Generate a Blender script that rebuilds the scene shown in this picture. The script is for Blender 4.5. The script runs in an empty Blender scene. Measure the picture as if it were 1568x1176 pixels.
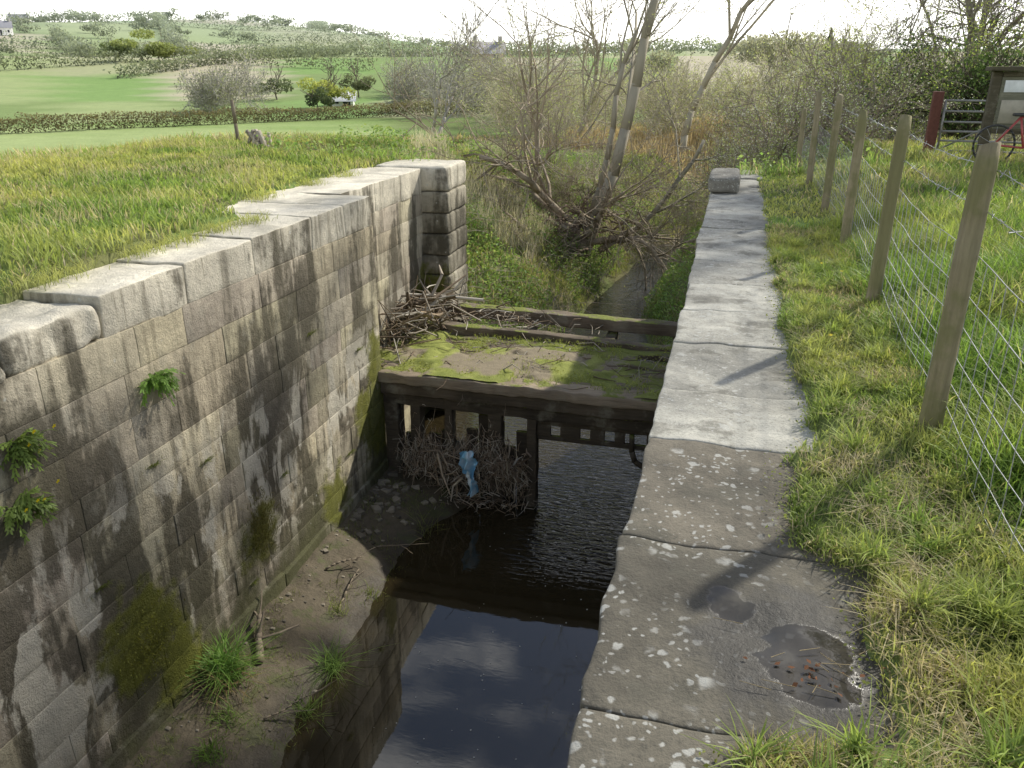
import bpy, math, random
import numpy as np
from mathutils import Vector, Matrix
R = np.random.default_rng(7)
random.seed(7)
scene = bpy.context.scene
COL = scene.collection

# ------------------------------------------------------------------ helpers
def vnoise(p):
    p = np.asarray(p, float)
    i = np.floor(p).astype(np.int64); f = p - i
    f = f*f*(3-2*f)
    def h(a, b, c):
        n = a*374761393 + b*668265263 + c*1274126177
        n = (n ^ (n >> 13)) * 1274126177
        n = n ^ (n >> 16)
        return (n & 0xffff)/65535.0
    r = 0
    for dx in (0, 1):
        wx = f[:, 0] if dx else 1-f[:, 0]
        for dy in (0, 1):
            wy = f[:, 1] if dy else 1-f[:, 1]
            for dz in (0, 1):
                wz = f[:, 2] if dz else 1-f[:, 2]
                r = r + wx*wy*wz*h(i[:, 0]+dx, i[:, 1]+dy, i[:, 2]+dz)
    return r
def fbm(p, o=4):
    p = np.asarray(p, float); a = .5; s = 0; t = 0
    for k in range(o):
        s = s + a*vnoise(p*(2**k)+17.3*k); t += a; a *= .5
    return s/t
def n2(x, y, sc, o=3, off=0.):
    x = np.asarray(x, float).ravel(); y = np.asarray(y, float).ravel()
    return fbm(np.stack([x*sc+off, y*sc-off, np.full(len(x), off*.37+.5)], 1), o)
def ss(a, b, x):
    t = np.clip((np.asarray(x, float)-a)/(b-a), 0, 1)
    return t*t*(3-2*t)
def lerp(a, b, t): return a+(b-a)*t

class MB:
    def __init__(s): s.V = []; s.F = []; s.C = []; s.n = 0
    def add(s, V, F, col, mi=0):
        V = np.asarray(V, float).reshape(-1, 3); n = len(V)
        col = np.asarray(col, float)
        if col.ndim == 1: col = np.tile(col[:3], (n, 1))
        s.V.append(V); s.C.append(col[:, :3])
        if isinstance(F, list) and not isinstance(F[0], np.ndarray): F = [np.array(F)]
        for f in (F if isinstance(F, list) else [F]):
            f = np.asarray(f, dtype=np.int64)
            if len(f): s.F.append((f+s.n, mi))
        s.n += n
    def build(s, name, mats, parent=None, smooth=False, link=True):
        V = np.concatenate(s.V); C = np.concatenate(s.C)
        me = bpy.data.meshes.new(name)
        me.vertices.add(len(V)); me.vertices.foreach_set('co', V.astype(np.float32).ravel())
        li = np.concatenate([f.ravel() for f, m in s.F])
        cnt = np.concatenate([np.full(len(f), f.shape[1]) for f, m in s.F])
        mi = np.concatenate([np.full(len(f), m) for f, m in s.F])
        st = np.concatenate([[0], np.cumsum(cnt)[:-1]])
        me.loops.add(len(li)); me.loops.foreach_set('vertex_index', li.astype(np.int32))
        me.polygons.add(len(cnt)); me.polygons.foreach_set('loop_start', st.astype(np.int32))
        me.polygons.foreach_set('material_index', mi.astype(np.int32))
        me.update(calc_edges=True)
        me.validate()
        if smooth: me.polygons.foreach_set('use_smooth', np.ones(len(me.polygons), bool))
        ca = me.color_attributes.new('Col', 'FLOAT_COLOR', 'POINT')
        c4 = np.ones((len(V), 4), np.float32); c4[:, :3] = np.clip(C, 0, 1)
        ca.data.foreach_set('color', c4.ravel())
        for m in (mats if isinstance(mats, list) else [mats]): me.materials.append(m)
        ob = bpy.data.objects.new(name, me); COL.objects.link(ob)
        if parent: ob.parent = parent
        return ob
def empty(name, loc=(0, 0, 0)):
    e = bpy.data.objects.new(name, None); COL.objects.link(e); return e

def rblock(B, x0, x1, y0, y1, z0, z1, col, bev=.02, seg=(4, 4, 4), amp=.006, fr=6., mi=0, rot=None, colvar=.0):
    """rounded, noise-displaced block"""
    h = np.array([(x1-x0)/2, (y1-y0)/2, (z1-z0)/2]); c = np.array([(x0+x1)/2, (y0+y1)/2, (z0+z1)/2])
    bev = min(bev, h.min()*.9)
    Vs = []; Fs = []; n = 0
    def ticks(k):
        hh = h[k]; inner = np.linspace(-(hh-bev), hh-bev, seg[k]+1)
        return np.concatenate([[-hh, -hh+bev*.3], inner, [hh-bev*.3, hh]])
    for ax in range(3):
        a, b = [(1, 2), (2, 0), (0, 1)][ax]
        ta, tb = ticks(a), ticks(b)
        A, Bq = np.meshgrid(ta, tb, indexing='ij')
        for sg in (-1, 1):
            P = np.zeros(A.shape+(3,)); P[..., a] = A; P[..., b] = Bq; P[..., ax] = sg*h[ax]
            na, nb = A.shape
            idx = np.arange(na*nb).reshape(na, nb)
            q = np.stack([idx[:-1, :-1], idx[1:, :-1], idx[1:, 1:], idx[:-1, 1:]], -1).reshape(-1, 4)
            if sg < 0: q = q[:, ::-1]
            Vs.append(P.reshape(-1, 3)); Fs.append(q+n); n += na*nb
    V = np.concatenate(Vs); F = np.concatenate(Fs)
    q = np.clip(V, -(h-bev), h-bev); d = V-q
    L = np.linalg.norm(d, axis=1, keepdims=True); L[L == 0] = 1
    V = q + d/L*bev
    W = V+c
    nn = np.stack([fbm(W*fr+o, 3) for o in (0, 31.7, 77.1)], 1)-.5
    V = V+nn*2*amp
    if rot is not None: V = V@np.array(rot).T
    V = V+c
    cc = np.tile(np.array(col, float), (len(V), 1))
    if colvar: cc = cc*(1+colvar*(fbm(W*3., 3)-.5)*2)[:, None]
    B.add(V, F, cc, mi)

def segs(B, P0, P1, R0, R1, col, sides=3, mi=0):
    P0 = np.asarray(P0, float); P1 = np.asarray(P1, float); N = len(P0)
    if N == 0: return
    R0 = np.broadcast_to(R0, (N,)); R1 = np.broadcast_to(R1, (N,))
    d = P1-P0; L = np.linalg.norm(d, axis=1, keepdims=True); L[L == 0] = 1; d = d/L
    up = np.where(np.abs(d[:, 2:3]) > .9, np.array([[1., 0, 0]]), np.array([[0, 0, 1.]]))
    u = np.cross(d, up); u /= np.linalg.norm(u, axis=1, keepdims=True); v = np.cross(d, u)
    V = np.zeros((N, 2*sides, 3))
    for k in range(sides):
        a = 2*math.pi*k/sides
        o = u*math.cos(a)+v*math.sin(a)
        V[:, k] = P0+o*R0[:, None]; V[:, sides+k] = P1+o*R1[:, None]
    base = (np.arange(N)*2*sides)[:, None]
    F = [base+np.array([[k, (k+1) % sides, sides+(k+1) % sides, sides+k]]) for k in range(sides)]
    col = np.asarray(col, float)
    if col.ndim == 2: col = np.repeat(col, 2*sides, 0)
    Fl = [np.concatenate(F)]
    if sides > 4:
        Fl.append(base+np.arange(sides)[None, ::-1]); Fl.append(base+sides+np.arange(sides)[None])
    B.add(V.reshape(-1, 3), Fl, col, mi)

def blades(B, P, H, W, col, bend=.5, mi=0, tipc=(1.25, 1.15, .8), az=None):
    P = np.asarray(P, float); N = len(P)
    if N == 0: return
    H = np.broadcast_to(H, (N,)); W = np.broadcast_to(W, (N,))
    a = R.uniform(0, 2*math.pi, N) if az is None else az
    dirv = np.stack([np.cos(a), np.sin(a), np.zeros(N)], 1)
    b2 = a+R.uniform(-.9, .9, N)+math.pi/2
    side = np.stack([np.cos(b2), np.sin(b2), np.zeros(N)], 1)
    bd = bend*R.uniform(.25, 1.5, N)
    V = np.zeros((N, 7, 3))
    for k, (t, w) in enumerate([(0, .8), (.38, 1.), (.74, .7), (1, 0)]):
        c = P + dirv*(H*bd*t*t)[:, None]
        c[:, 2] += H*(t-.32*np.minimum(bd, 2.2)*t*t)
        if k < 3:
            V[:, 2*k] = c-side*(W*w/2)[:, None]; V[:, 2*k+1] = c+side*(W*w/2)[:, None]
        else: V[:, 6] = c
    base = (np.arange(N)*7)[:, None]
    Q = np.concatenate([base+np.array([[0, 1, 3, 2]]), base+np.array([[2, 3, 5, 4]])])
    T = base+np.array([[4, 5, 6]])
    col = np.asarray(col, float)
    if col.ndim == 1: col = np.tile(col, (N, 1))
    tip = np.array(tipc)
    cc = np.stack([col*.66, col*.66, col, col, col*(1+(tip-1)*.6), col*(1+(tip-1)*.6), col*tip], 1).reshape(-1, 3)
    B.add(V.reshape(-1, 3), [Q, T], cc, mi)

def leaves(B, P, S, col, mi=0, flat=0.):
    P = np.asarray(P, float); N = len(P)
    if N == 0: return
    S = np.broadcast_to(S, (N,))
    a = R.normal(size=(N, 3)); a[:, 2] *= (1-flat); a /= np.linalg.norm(a, axis=1, keepdims=True)
    b = R.normal(size=(N, 3)); b[:, 2] *= (1-flat); b -= (b*a).sum(1, keepdims=True)*a; b /= np.linalg.norm(b, axis=1, keepdims=True)
    nrm = np.cross(a, b)
    s = S[:, None]
    V = np.stack([P-a*s*.5, P+b*s*.28+nrm*s*.06, P+a*s*.5, P-b*s*.28+nrm*s*.06], 1)
    F = (np.arange(N)*4)[:, None]+np.array([[0, 1, 2, 3]])
    col = np.asarray(col, float)
    if col.ndim == 1: col = np.tile(col, (N, 1))
    B.add(V.reshape(-1, 3), F, np.repeat(col, 4, 0), mi)

def cmix(a, b, t):
    a = np.asarray(a, float); b = np.asarray(b, float); t = np.asarray(t)[:, None]
    return a*(1-t)+b*t
def jit(c, amt=.2):
    return c*(1+R.uniform(-amt, amt, (len(c), 1)))

def grow(rs, base, d, L, r, maxd, nch=4, spread=.8, up=.05, wob=.18, steps=4, r_end=.5, lk=(.5, .8), free=1):
    S = []; tips = []
    st = [(np.array(base, float), np.array(d, float)/np.linalg.norm(d), L, r, 0)]
    while st:
        p, d, L, r, lv = st.pop()
        n = steps+(3 if lv == 0 else 0)
        for i in range(n):
            d = d+rs.normal(size=3)*wob; d[2] += up
            d /= math.sqrt(d@d)
            q = p+d*L/n
            ra = r*(1-(1-r_end)*i/n); rb = r*(1-(1-r_end)*(i+1)/n)
            S.append((p-d*ra*.5*(lv == 0), q, ra, rb, lv)); p = q
            if lv < maxd and (i >= free or lv > 0):
                for _ in range(rs.poisson(nch/(n-1.0))):
                    nd = d+rs.normal(size=3)*spread*.7
                    nd /= math.sqrt(nd@nd)
                    st.append((p.copy(), nd, L*rs.uniform(*lk), rb*.62, lv+1))
        if lv >= maxd-1: tips.append(p)
    return S, np.array(tips)

def tree_arrays(S):
    return (np.array([s[0] for s in S]), np.array([s[1] for s in S]), np.array([s[2] for s in S]),
            np.array([s[3] for s in S]), np.array([s[4] for s in S]))
def put_tree(B, S, tips, bark, leafc, leafn, leafs, rmin=.004, scatter=.12, leafvar=.3):
    P0, P1, R0, R1, lv = tree_arrays(S)
    R0 = np.maximum(R0, rmin); R1 = np.maximum(R1, rmin*.8)
    c = np.array(bark)[None]*(1+R.uniform(-.25, .25, (len(P0), 1)))
    big = lv == 0
    c[big] = np.array(bark)[None]*(1+R.uniform(-.06, .06, (big.sum(), 1)))
    segs(B, P0[big], P1[big], R0[big], R1[big], c[big], 8)
    segs(B, P0[~big], P1[~big], R0[~big], R1[~big], c[~big], 3)
    if leafn > 0:
        cand = P1[lv >= lv.max()-1]
        k = R.integers(0, len(cand), leafn)
        P = cand[k]+R.normal(size=(leafn, 3))*scatter
        lc = np.array(leafc)[None]*(1+R.uniform(-leafvar, leafvar, (leafn, 1)))
        leaves(B, P, R.uniform(.6, 1.3, leafn)*leafs, lc, 1)

# ------------------------------------------------------------------ materials
def newmat(name):
    m = bpy.data.materials.new(name); m.use_nodes = True
    nt = m.node_tree; nt.nodes.clear()
    out = nt.nodes.new('ShaderNodeOutputMaterial')
    return m, nt, out
class G:
    def __init__(s, nt): s.nt = nt
    def n(s, t, **k):
        nd = s.nt.nodes.new(t)
        for a, b in k.items(): setattr(nd, a, b)
        return nd
    def l(s, a, b): s.nt.links.new(a, b)
    def noise(s, vec, scale, detail=4, rough=.6, dist=0.):
        nd = s.n('ShaderNodeTexNoise'); nd.inputs['Scale'].default_value = scale
        nd.inputs['Detail'].default_value = detail; nd.inputs['Roughness'].default_value = rough
        nd.inputs['Distortion'].default_value = dist
        if vec is not None: s.l(vec, nd.inputs['Vector'])
        return nd.outputs['Fac']
    def ramp(s, f, a, b, ca=0., cb=1.):
        nd = s.n('ShaderNodeMapRange'); nd.clamp = True
        nd.interpolation_type = 'SMOOTHSTEP'
        nd.inputs[1].default_value = a; nd.inputs[2].default_value = b
        nd.inputs[3].default_value = ca; nd.inputs[4].default_value = cb
        s.l(f, nd.inputs[0]); return nd.outputs[0]
    def m(s, op, a, b=0., c=0.):
        nd = s.n('ShaderNodeMath', operation=op)
        for i, x in enumerate((a, b, c)):
            if isinstance(x, (int, float)): nd.inputs[i].default_value = x
            else: s.l(x, nd.inputs[i])
        return nd.outputs[0]
    def mix(s, f, a, b, mode='MIX'):
        nd = s.n('ShaderNodeMix', data_type='RGBA', blend_type=mode)
        if isinstance(f, (int, float)): nd.inputs[0].default_value = f
        else: s.l(f, nd.inputs[0])
        for i, x in ((6, a), (7, b)):
            if isinstance(x, tuple): nd.inputs[i].default_value = x+(1,) if len(x) == 3 else x
            else: s.l(x, nd.inputs[i])
        return nd.outputs[2]
    def pos(s): return s.n('ShaderNodeNewGeometry').outputs['Position']
    def map(s, vec, sc):
        nd = s.n('ShaderNodeVectorMath', operation='MULTIPLY'); s.l(vec, nd.inputs[0])
        nd.inputs[1].default_value = sc; return nd.outputs[0]
    def xyz(s, vec):
        nd = s.n('ShaderNodeSeparateXYZ'); s.l(vec, nd.inputs[0]); return nd.outputs
    def col(s): return s.n('ShaderNodeAttribute', attribute_name='Col').outputs['Color']
    def bump(s, h, st, dist=.02):
        nd = s.n('ShaderNodeBump')
        if isinstance(st, (int, float)): nd.inputs['Strength'].default_value = st
        else: s.l(st, nd.inputs['Strength'])
        nd.inputs['Distance'].default_value = dist; s.l(h, nd.inputs['Height']); return nd.outputs[0]
    def princ(s, out, col, rough, normal=None, spec=.3, metal=0.):
        p = s.n('ShaderNodeBsdfPrincipled')
        if isinstance(col, tuple): p.inputs['Base Color'].default_value = col+(1,)
        else: s.l(col, p.inputs['Base Color'])
        if isinstance(rough, (int, float)): p.inputs['Roughness'].default_value = rough
        else: s.l(rough, p.inputs['Roughness'])
        p.inputs['Specular IOR Level'].default_value = spec
        p.inputs['Metallic'].default_value = metal
        if normal is not None: s.l(normal, p.inputs['Normal'])
        if out is not None: s.l(p.outputs[0], out.inputs[0])
        return p
    def near(s, pos, pt, r, soft, noise=None, amp=.5):
        d = s.n('ShaderNodeVectorMath', operation='DISTANCE'); s.l(pos, d.inputs[0]); d.inputs[1].default_value = pt
        v = d.outputs['Value']
        if noise is not None: v = s.m('ADD', v, s.m('MULTIPLY', s.m('SUBTRACT', noise, .5), amp))
        return s.ramp(v, r-soft, r+soft, 1., 0.)

def mat_leaf(name, trans=.45, rough=.55, tint=(1.2, 1.2, .85)):
    m, nt, out = newmat(name); g = G(nt); c = g.col()
    p = g.princ(None, c, rough, spec=.25)
    t = g.n('ShaderNodeBsdfTranslucent'); tc = g.mix(1., c, tint, 'MULTIPLY'); g.l(tc, t.inputs[0])
    mx = g.n('ShaderNodeMixShader'); mx.inputs[0].default_value = trans
    g.l(p.outputs[0], mx.inputs[1]); g.l(t.outputs[0], mx.inputs[2]); g.l(mx.outputs[0], out.inputs[0])
    return m
def mat_plain(name, rough=.85, nscale=25., var=.35, bump=.3, spec=.2, metal=0.):
    m, nt, out = newmat(name); g = G(nt); P = g.pos(); n = g.noise(P, nscale, 3)
    c = g.mix(1., g.col(), g.mix(n, (1-var,)*3, (1+var,)*3), 'MULTIPLY')
    g.princ(out, c, rough, g.bump(n, bump, .01), spec, metal); return m
def mat_flat(name, rough=.9):
    m, nt, out = newmat(name); g = G(nt); g.princ(out, g.col(), rough, None, .15); return m

LEAF = mat_leaf('leaf_green'); GRASS = mat_leaf('grass_blade', .45)
BARK = mat_plain('bark'); TWIG = mat_flat('twig_bark')
PETAL = mat_leaf('petal', .3, .6, (1.1, 1.1, 1.))

def mat_wall(name, topped=False):
    m, nt, out = newmat(name); g = G(nt); P = g.pos(); x, y, z = g.xyz(P)
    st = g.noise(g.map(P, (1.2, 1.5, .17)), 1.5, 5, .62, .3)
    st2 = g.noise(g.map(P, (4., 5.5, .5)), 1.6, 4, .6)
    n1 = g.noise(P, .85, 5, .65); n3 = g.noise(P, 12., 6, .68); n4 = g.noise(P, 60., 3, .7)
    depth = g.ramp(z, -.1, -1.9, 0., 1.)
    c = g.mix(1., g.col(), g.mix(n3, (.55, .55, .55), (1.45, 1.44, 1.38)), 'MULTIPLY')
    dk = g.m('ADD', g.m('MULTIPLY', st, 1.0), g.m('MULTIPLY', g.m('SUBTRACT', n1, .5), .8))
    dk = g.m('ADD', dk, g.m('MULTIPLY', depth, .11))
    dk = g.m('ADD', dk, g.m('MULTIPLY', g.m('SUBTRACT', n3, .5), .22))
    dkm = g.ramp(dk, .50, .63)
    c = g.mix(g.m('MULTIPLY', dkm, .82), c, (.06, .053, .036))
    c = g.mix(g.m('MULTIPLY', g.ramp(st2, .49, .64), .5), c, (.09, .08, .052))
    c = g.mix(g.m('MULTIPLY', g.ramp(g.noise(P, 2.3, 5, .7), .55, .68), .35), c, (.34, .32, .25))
    lw = g.m('MULTIPLY', g.ramp(z, -1.2, -2.2), g.ramp(z, -3.8, -3.2))
    l1 = g.noise(g.map(P, (1., 1.7, .8)), 1.35, 5, .62, .5)
    lm = g.m('MULTIPLY', g.ramp(l1, .52, .58), lw)
    c = g.mix(g.m('MULTIPLY', lm, .82), c, (.58, .54, .44))
    gf = g.m('MULTIPLY', g.ramp(z, -2.6, -3.9), g.ramp(n1, .40, .6))
    c = g.mix(g.m('MULTIPLY', gf, .55), c, (.085, .092, .03))
    vo = g.n('ShaderNodeTexVoronoi'); vo.inputs['Scale'].default_value = 6.5; g.l(P, vo.inputs['Vector'])
    vr = g.m('GREATER_THAN', g.xyz(vo.outputs['Color'])[0], .70)
    sp = g.m('MULTIPLY', g.ramp(g.m('ADD', vo.outputs['Distance'], g.m('MULTIPLY', g.m('SUBTRACT', n4, .5), .12)), .06, .15, 1., 0.), vr)
    c = g.mix(g.m('MULTIPLY', sp, .65), c, (.5, .5, .45))
    mo = None
    for pt, r in (((-4.6, 4.75, -3.05), .45), ((-4.6, 6.6, -3.1), .30), ((-4.6, 9.7, -3.0), .60), ((-4.6, 9.9, -2.3), .42), ((-4.6, 5.1, -3.6), .3), ((-4.9, 12.9, -2.0), .35), ((-4.6, 8.3, -3.6), .35)):
        k = g.near(P, pt, r, .14, g.noise(P, 4., 4), 1.0)
        mo = k if mo is None else g.m('MAXIMUM', mo, k)
    mcol = g.mix(n3, (.05, .065, .014), (.30, .30, .05))
    c = g.mix(g.m('MULTIPLY', mo, .9), c, mcol)
    hh = g.m('ADD', n3, g.m('MULTIPLY', n4, .5))
    hh = g.m('ADD', hh, g.m('MULTIPLY', mo, g.m('MULTIPLY', n4, 2.)))
    if topped:
        nz = g.xyz(g.n('ShaderNodeNewGeometry').outputs['Normal'])[2]
        tc = g.mix(1., g.col(), g.mix(n3, (.8,)*3, (1.65, 1.65, 1.6)), 'MULTIPLY')
        tc = g.mix(g.m('MULTIPLY', g.ramp(n1, .5, .66), .45), tc, (.22, .21, .16))
        tc = g.mix(g.m('MULTIPLY', sp, .6), tc, (.66, .66, .62))
        c = g.mix(g.ramp(nz, .3, .75), c, tc)
    g.princ(out, c, .88, g.bump(hh, .8, .024), .2); return m
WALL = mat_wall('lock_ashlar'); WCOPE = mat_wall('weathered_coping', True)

def mat_coping():
    m, nt, out = newmat('coping_stone'); g = G(nt); P = g.pos(); x, y, z = g.xyz(P)
    n1 = g.noise(P, 8., 6, .72); n2_ = g.noise(P, 75., 4, .75)
    c = g.mix(1., g.col(), g.mix(n1, (.4, .4, .4), (1.55, 1.54, 1.5)), 'MULTIPLY')
    c = g.mix(g.m('MULTIPLY', g.ramp(n2_, .5, .68), .45), c, (.05, .05, .04))
    dp = g.m('MULTIPLY', g.ramp(g.noise(P, 2.6, 6, .7), .52, .62), .55)
    c = g.mix(dp, c, (.09, .085, .064))
    wv = g.n('ShaderNodeVectorMath', operation='ADD'); g.l(P, wv.inputs[0])
    nz = g.n('ShaderNodeTexNoise'); nz.inputs['Scale'].default_value = 22.; g.l(P, nz.inputs['Vector'])
    g.l(g.map(nz.outputs['Color'], (.055, .055, .055)), wv.inputs[1])
    lich = None
    for sc, th, rr in ((17., .58, .30), (34., .45, .28), (9.5, .82, .27)):
        vo = g.n('ShaderNodeTexVoronoi'); vo.inputs['Scale'].default_value = sc; g.l(wv.outputs[0], vo.inputs['Vector'])
        cm = g.m('GREATER_THAN', g.xyz(vo.outputs['Color'])[1], th)
        k = g.m('MULTIPLY', g.ramp(vo.outputs['Distance'], rr-.08, rr+.06, 1., 0.), cm)
        lich = k if lich is None else g.m('MAXIMUM', lich, k)
    lm = g.m('MULTIPLY', lich, g.ramp(g.noise(P, 2.4, 4), .40, .53))
    lm = g.m('MULTIPLY', lm, g.ramp(x, .40, .05, .2, 1.))
    c = g.mix(g.m('MULTIPLY', lm, .68), c, (.46, .46, .42))
    nn = g.noise(P, 5., 4, .55)
    wet = g.near(P, (.30, 2.08, 0.), .30, .07, nn, .5)
    pud = g.m('MAXIMUM', g.near(P, (.36, 2.03, 0.), .15, .02, nn, .42), g.near(P, (.14, 2.26, 0.), .07, .015, nn, .25))
    c = g.mix(g.m('MULTIPLY', wet, .75), c, (.026, .024, .02))
    rg = g.m('SUBTRACT', g.m('SUBTRACT', .88, g.m('MULTIPLY', wet, .30)), g.m('MULTIPLY', pud, .55))
    h = g.m('ADD', n1, g.m('MULTIPLY', n2_, .35))
    st = g.m('MULTIPLY', g.m('SUBTRACT', 1., pud), .85)
    g.princ(out, c, rg, g.bump(h, st, .014), .35); return m
COPE = mat_coping()

def mat_wood(name, moss=.5, pale=.5):
    m, nt, out = newmat(name); g = G(nt); P = g.pos()
    sc = (1.2, 14., 14.) if pale > .3 else (16., 16., 1.3)
    gr = g.noise(g.map(P, sc), 2.2, 5, .65); n1 = g.noise(P, 2.6, 5, .65); n3 = g.noise(P, 30., 4)
    c = g.mix(1., g.col(), g.mix(gr, (.4,)*3, (1.6,)*3), 'MULTIPLY')
    nz = g.xyz(g.n('ShaderNodeNewGeometry').outputs['Normal'])[2]
    c = g.mix(g.m('MULTIPLY', g.ramp(n1, .52, .68), pale), c, (.32, .30, .23))
    if pale < .3: c = g.mix(g.m('MULTIPLY', g.ramp(n1, .56, .44), .5), c, (.13, .14, .045))
    mm = g.m('MULTIPLY', g.ramp(nz, .35, .8), g.ramp(g.noise(P, 2.1, 5, .7), .60-.2*moss, .70-.2*moss))
    c = g.mix(mm, c, g.mix(n3, (.09, .12, .025), (.30, .32, .07)))
    h = g.m('ADD', gr, g.m('MULTIPLY', mm, n3))
    g.princ(out, c, .85, g.bump(h, .8, .02), .25); return m
WOOD = mat_wood('old_gate_timber', .7); POSTW = mat_wood('fence_post_timber', -.5, .12)

def mat_ground():
    m, nt, out = newmat('ground_turf'); g = G(nt); P = g.pos()
    n1 = g.noise(P, .9, 4, .65); n2_ = g.noise(P, 9., 5, .7)
    c = g.mix(1., g.col(), g.mix(n2_, (.6,)*3, (1.4,)*3), 'MULTIPLY')
    c = g.mix(1., c, g.mix(n1, (.78, .8, .78), (1.25, 1.22, 1.2)), 'MULTIPLY')
    g.princ(out, c, .95, g.bump(n2_, .6, .05), .1); return m
GROUND = mat_ground()
def mat_mud():
    m, nt, out = newmat('mud'); g = G(nt); P = g.pos()
    n1 = g.noise(P, 2.2, 6, .65); n2_ = g.noise(P, 16., 6, .72)
    c = g.mix(n1, (.055, .045, .028), (.16, .13, .085))
    c = g.mix(1., c, g.mix(n2_, (.45,)*3, (1.55,)*3), 'MULTIPLY')
    z = g.xyz(P)[2]
    wet = g.ramp(z, -4.12, -4.33)
    c = g.mix(g.m('MULTIPLY', wet, .6), c, (.04, .032, .02))
    c = g.mix(g.m('MULTIPLY', g.ramp(g.noise(P, 3.5, 5, .7), .52, .62), .55), c, (.075, .09, .025))
    rg = g.m('SUBTRACT', .75, g.m('MULTIPLY', wet, .35))
    g.princ(out, c, rg, g.bump(g.m('ADD', n1, g.m('MULTIPLY', n2_, .5)), .9, .04), .3); return m
MUD = mat_mud()
def mat_water():
    m, nt, out = newmat('canal_water'); g = G(nt); P = g.pos(); x, y, z = g.xyz(P)
    w1 = g.noise(g.map(P, (1.8, 5.5, 1.)), 3.0, 3, .5, .6)
    w2 = g.noise(P, 1.0, 2, .5)
    m1 = g.m('MULTIPLY', g.ramp(y, 7.8, 9.4), g.ramp(x, -2.9, -2.1))
    up = g.ramp(y, 10.2, 11.5)
    k = g.m('MAXIMUM', m1, up)
    h = g.m('ADD', g.m('MULTIPLY', w1, g.m('ADD', g.m('MULTIPLY', k, 1.), .006)), g.m('MULTIPLY', w2, .03))
    p = g.princ(out, (.030, .023, .011), .012, g.bump(h, .6, .06), .5)
    p.inputs['IOR'].default_value = 1.62
    return m
WATER = mat_water()
def mat_simple(name, c, rough=.6, metal=0., spec=.4):
    m, nt, out = newmat(name); g = G(nt); P = g.pos(); n = g.noise(P, 40., 3)
    cc = g.mix(n, tuple(v*.75 for v in c), tuple(min(1, v*1.25) for v in c))
    g.princ(out, cc, rough, g.bump(n, .15, .004), spec, metal); return m
WIRE = mat_simple('galvanised_wire', (.40, .41, .41), .5, .5)

# ------------------------------------------------------------------ layout
def site(az, d):
    h = math.radians(az-14.9); return np.array([math.sin(h)*d, math.cos(h)*d])
EY = [-2, .9, 1.62, 1.72, 2.5, 2.64, 3.38, 3.5, 4.1, 5, 8, 14.4]
EX = [.3, .10, .12, .50, .52, .32, .31, .47, .46, .41, .40, .38]
def edge_r(y): return np.interp(y, EY, EX)
def edge_l(y): return np.interp(y, [-2, 3, 5, 7.9, 8.4, 13, 14], [-5.35, -5.3, -5.2, -5.1, -5.95, -5.95, -5.6])

def ground_z(x, y):
    x = np.asarray(x, float); y = np.asarray(y, float); shp = x.shape
    x = x.ravel(); y = y.ravel()
    D = np.hypot(x, y)
    az = np.degrees(np.arctan2(x, y))+14.9
    s = np.maximum(-5.5-x-4.5, (y-15.5))
    GL = .06-2.0*ss(0, 18, s)
    GR = .02+.12*ss(1.0, 2.2, x)+.08*ss(2, 7, x)*(1-ss(12, 20, y))-1.4*ss(17, 34, y)
    t = ss(-3.5, -1.5, x)
    Gd = GL*(1-t)+GR*t
    Gd = Gd+(n2(x, y, .5)-.5)*.20+(n2(x, y, 2.5, 2, 3)-.5)*.07
    far = 5.5*ss(66, 180, D)
    A = np.interp(az, [-40, -30, -22, -12, -4, 5, 40], [.85, .98, 1.1, .92, .46, .28, .28])
    far = far+A*33*ss(210, 850, D)*(1-.3*(np.abs(az) > 60))
    far = far+(n2(x, y, .006, 3, 9)-.5)*13*ss(110, 420, D)
    Gd = Gd+far
    er = edge_r(y)+(n2(x, y, 5, 2)-.5)*.16; el = edge_l(y)+(n2(x, y, 3, 2, 5)-.5)*.35
    inl = (y < 14.2)
    right = inl & (x > -.3); Gd = np.where(right, lerp(-.07, Gd+.025, ss(er-.03, er+.09, x)), Gd)
    left = inl & (x < -4.5); Gd = np.where(left, lerp(-.09, Gd+.02, ss(el+.08, el-.12, x)), Gd)
    cx = -2.6+.08*np.maximum(y-20, 0)+.006*np.maximum(y-26, 0)**2
    hw = np.interp(y, [14, 16, 19, 23, 28, 45], [2.2, 1.4, .85, .60, .32, .0])+(n2(x*0, y, .6)-.5)*.5
    d = np.abs(x-cx)-hw
    rise = np.where(x < cx, .80, 1.05)
    bank = -4.75+np.maximum(d+.3, 0)*rise+(n2(x, y, .8, 3, 7)-.5)*.9*ss(0, 1, d)
    bank = bank+ss(29, 36, y)*.8
    bank = np.minimum(bank, Gd)
    bank = lerp(bank, Gd, ss(35, 43, y))
    chan = (x > -5.27) & (x < -.02)
    lock = np.where(chan, -4.95, Gd)
    tt = np.where(chan, ss(13.4, 14.6, y), ss(14.0, 16.5, y))
    z = lerp(lock, bank, tt)
    return z.reshape(shp)
def gz(x, y): return ground_z(np.atleast_1d(x), np.atleast_1d(y))

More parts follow.
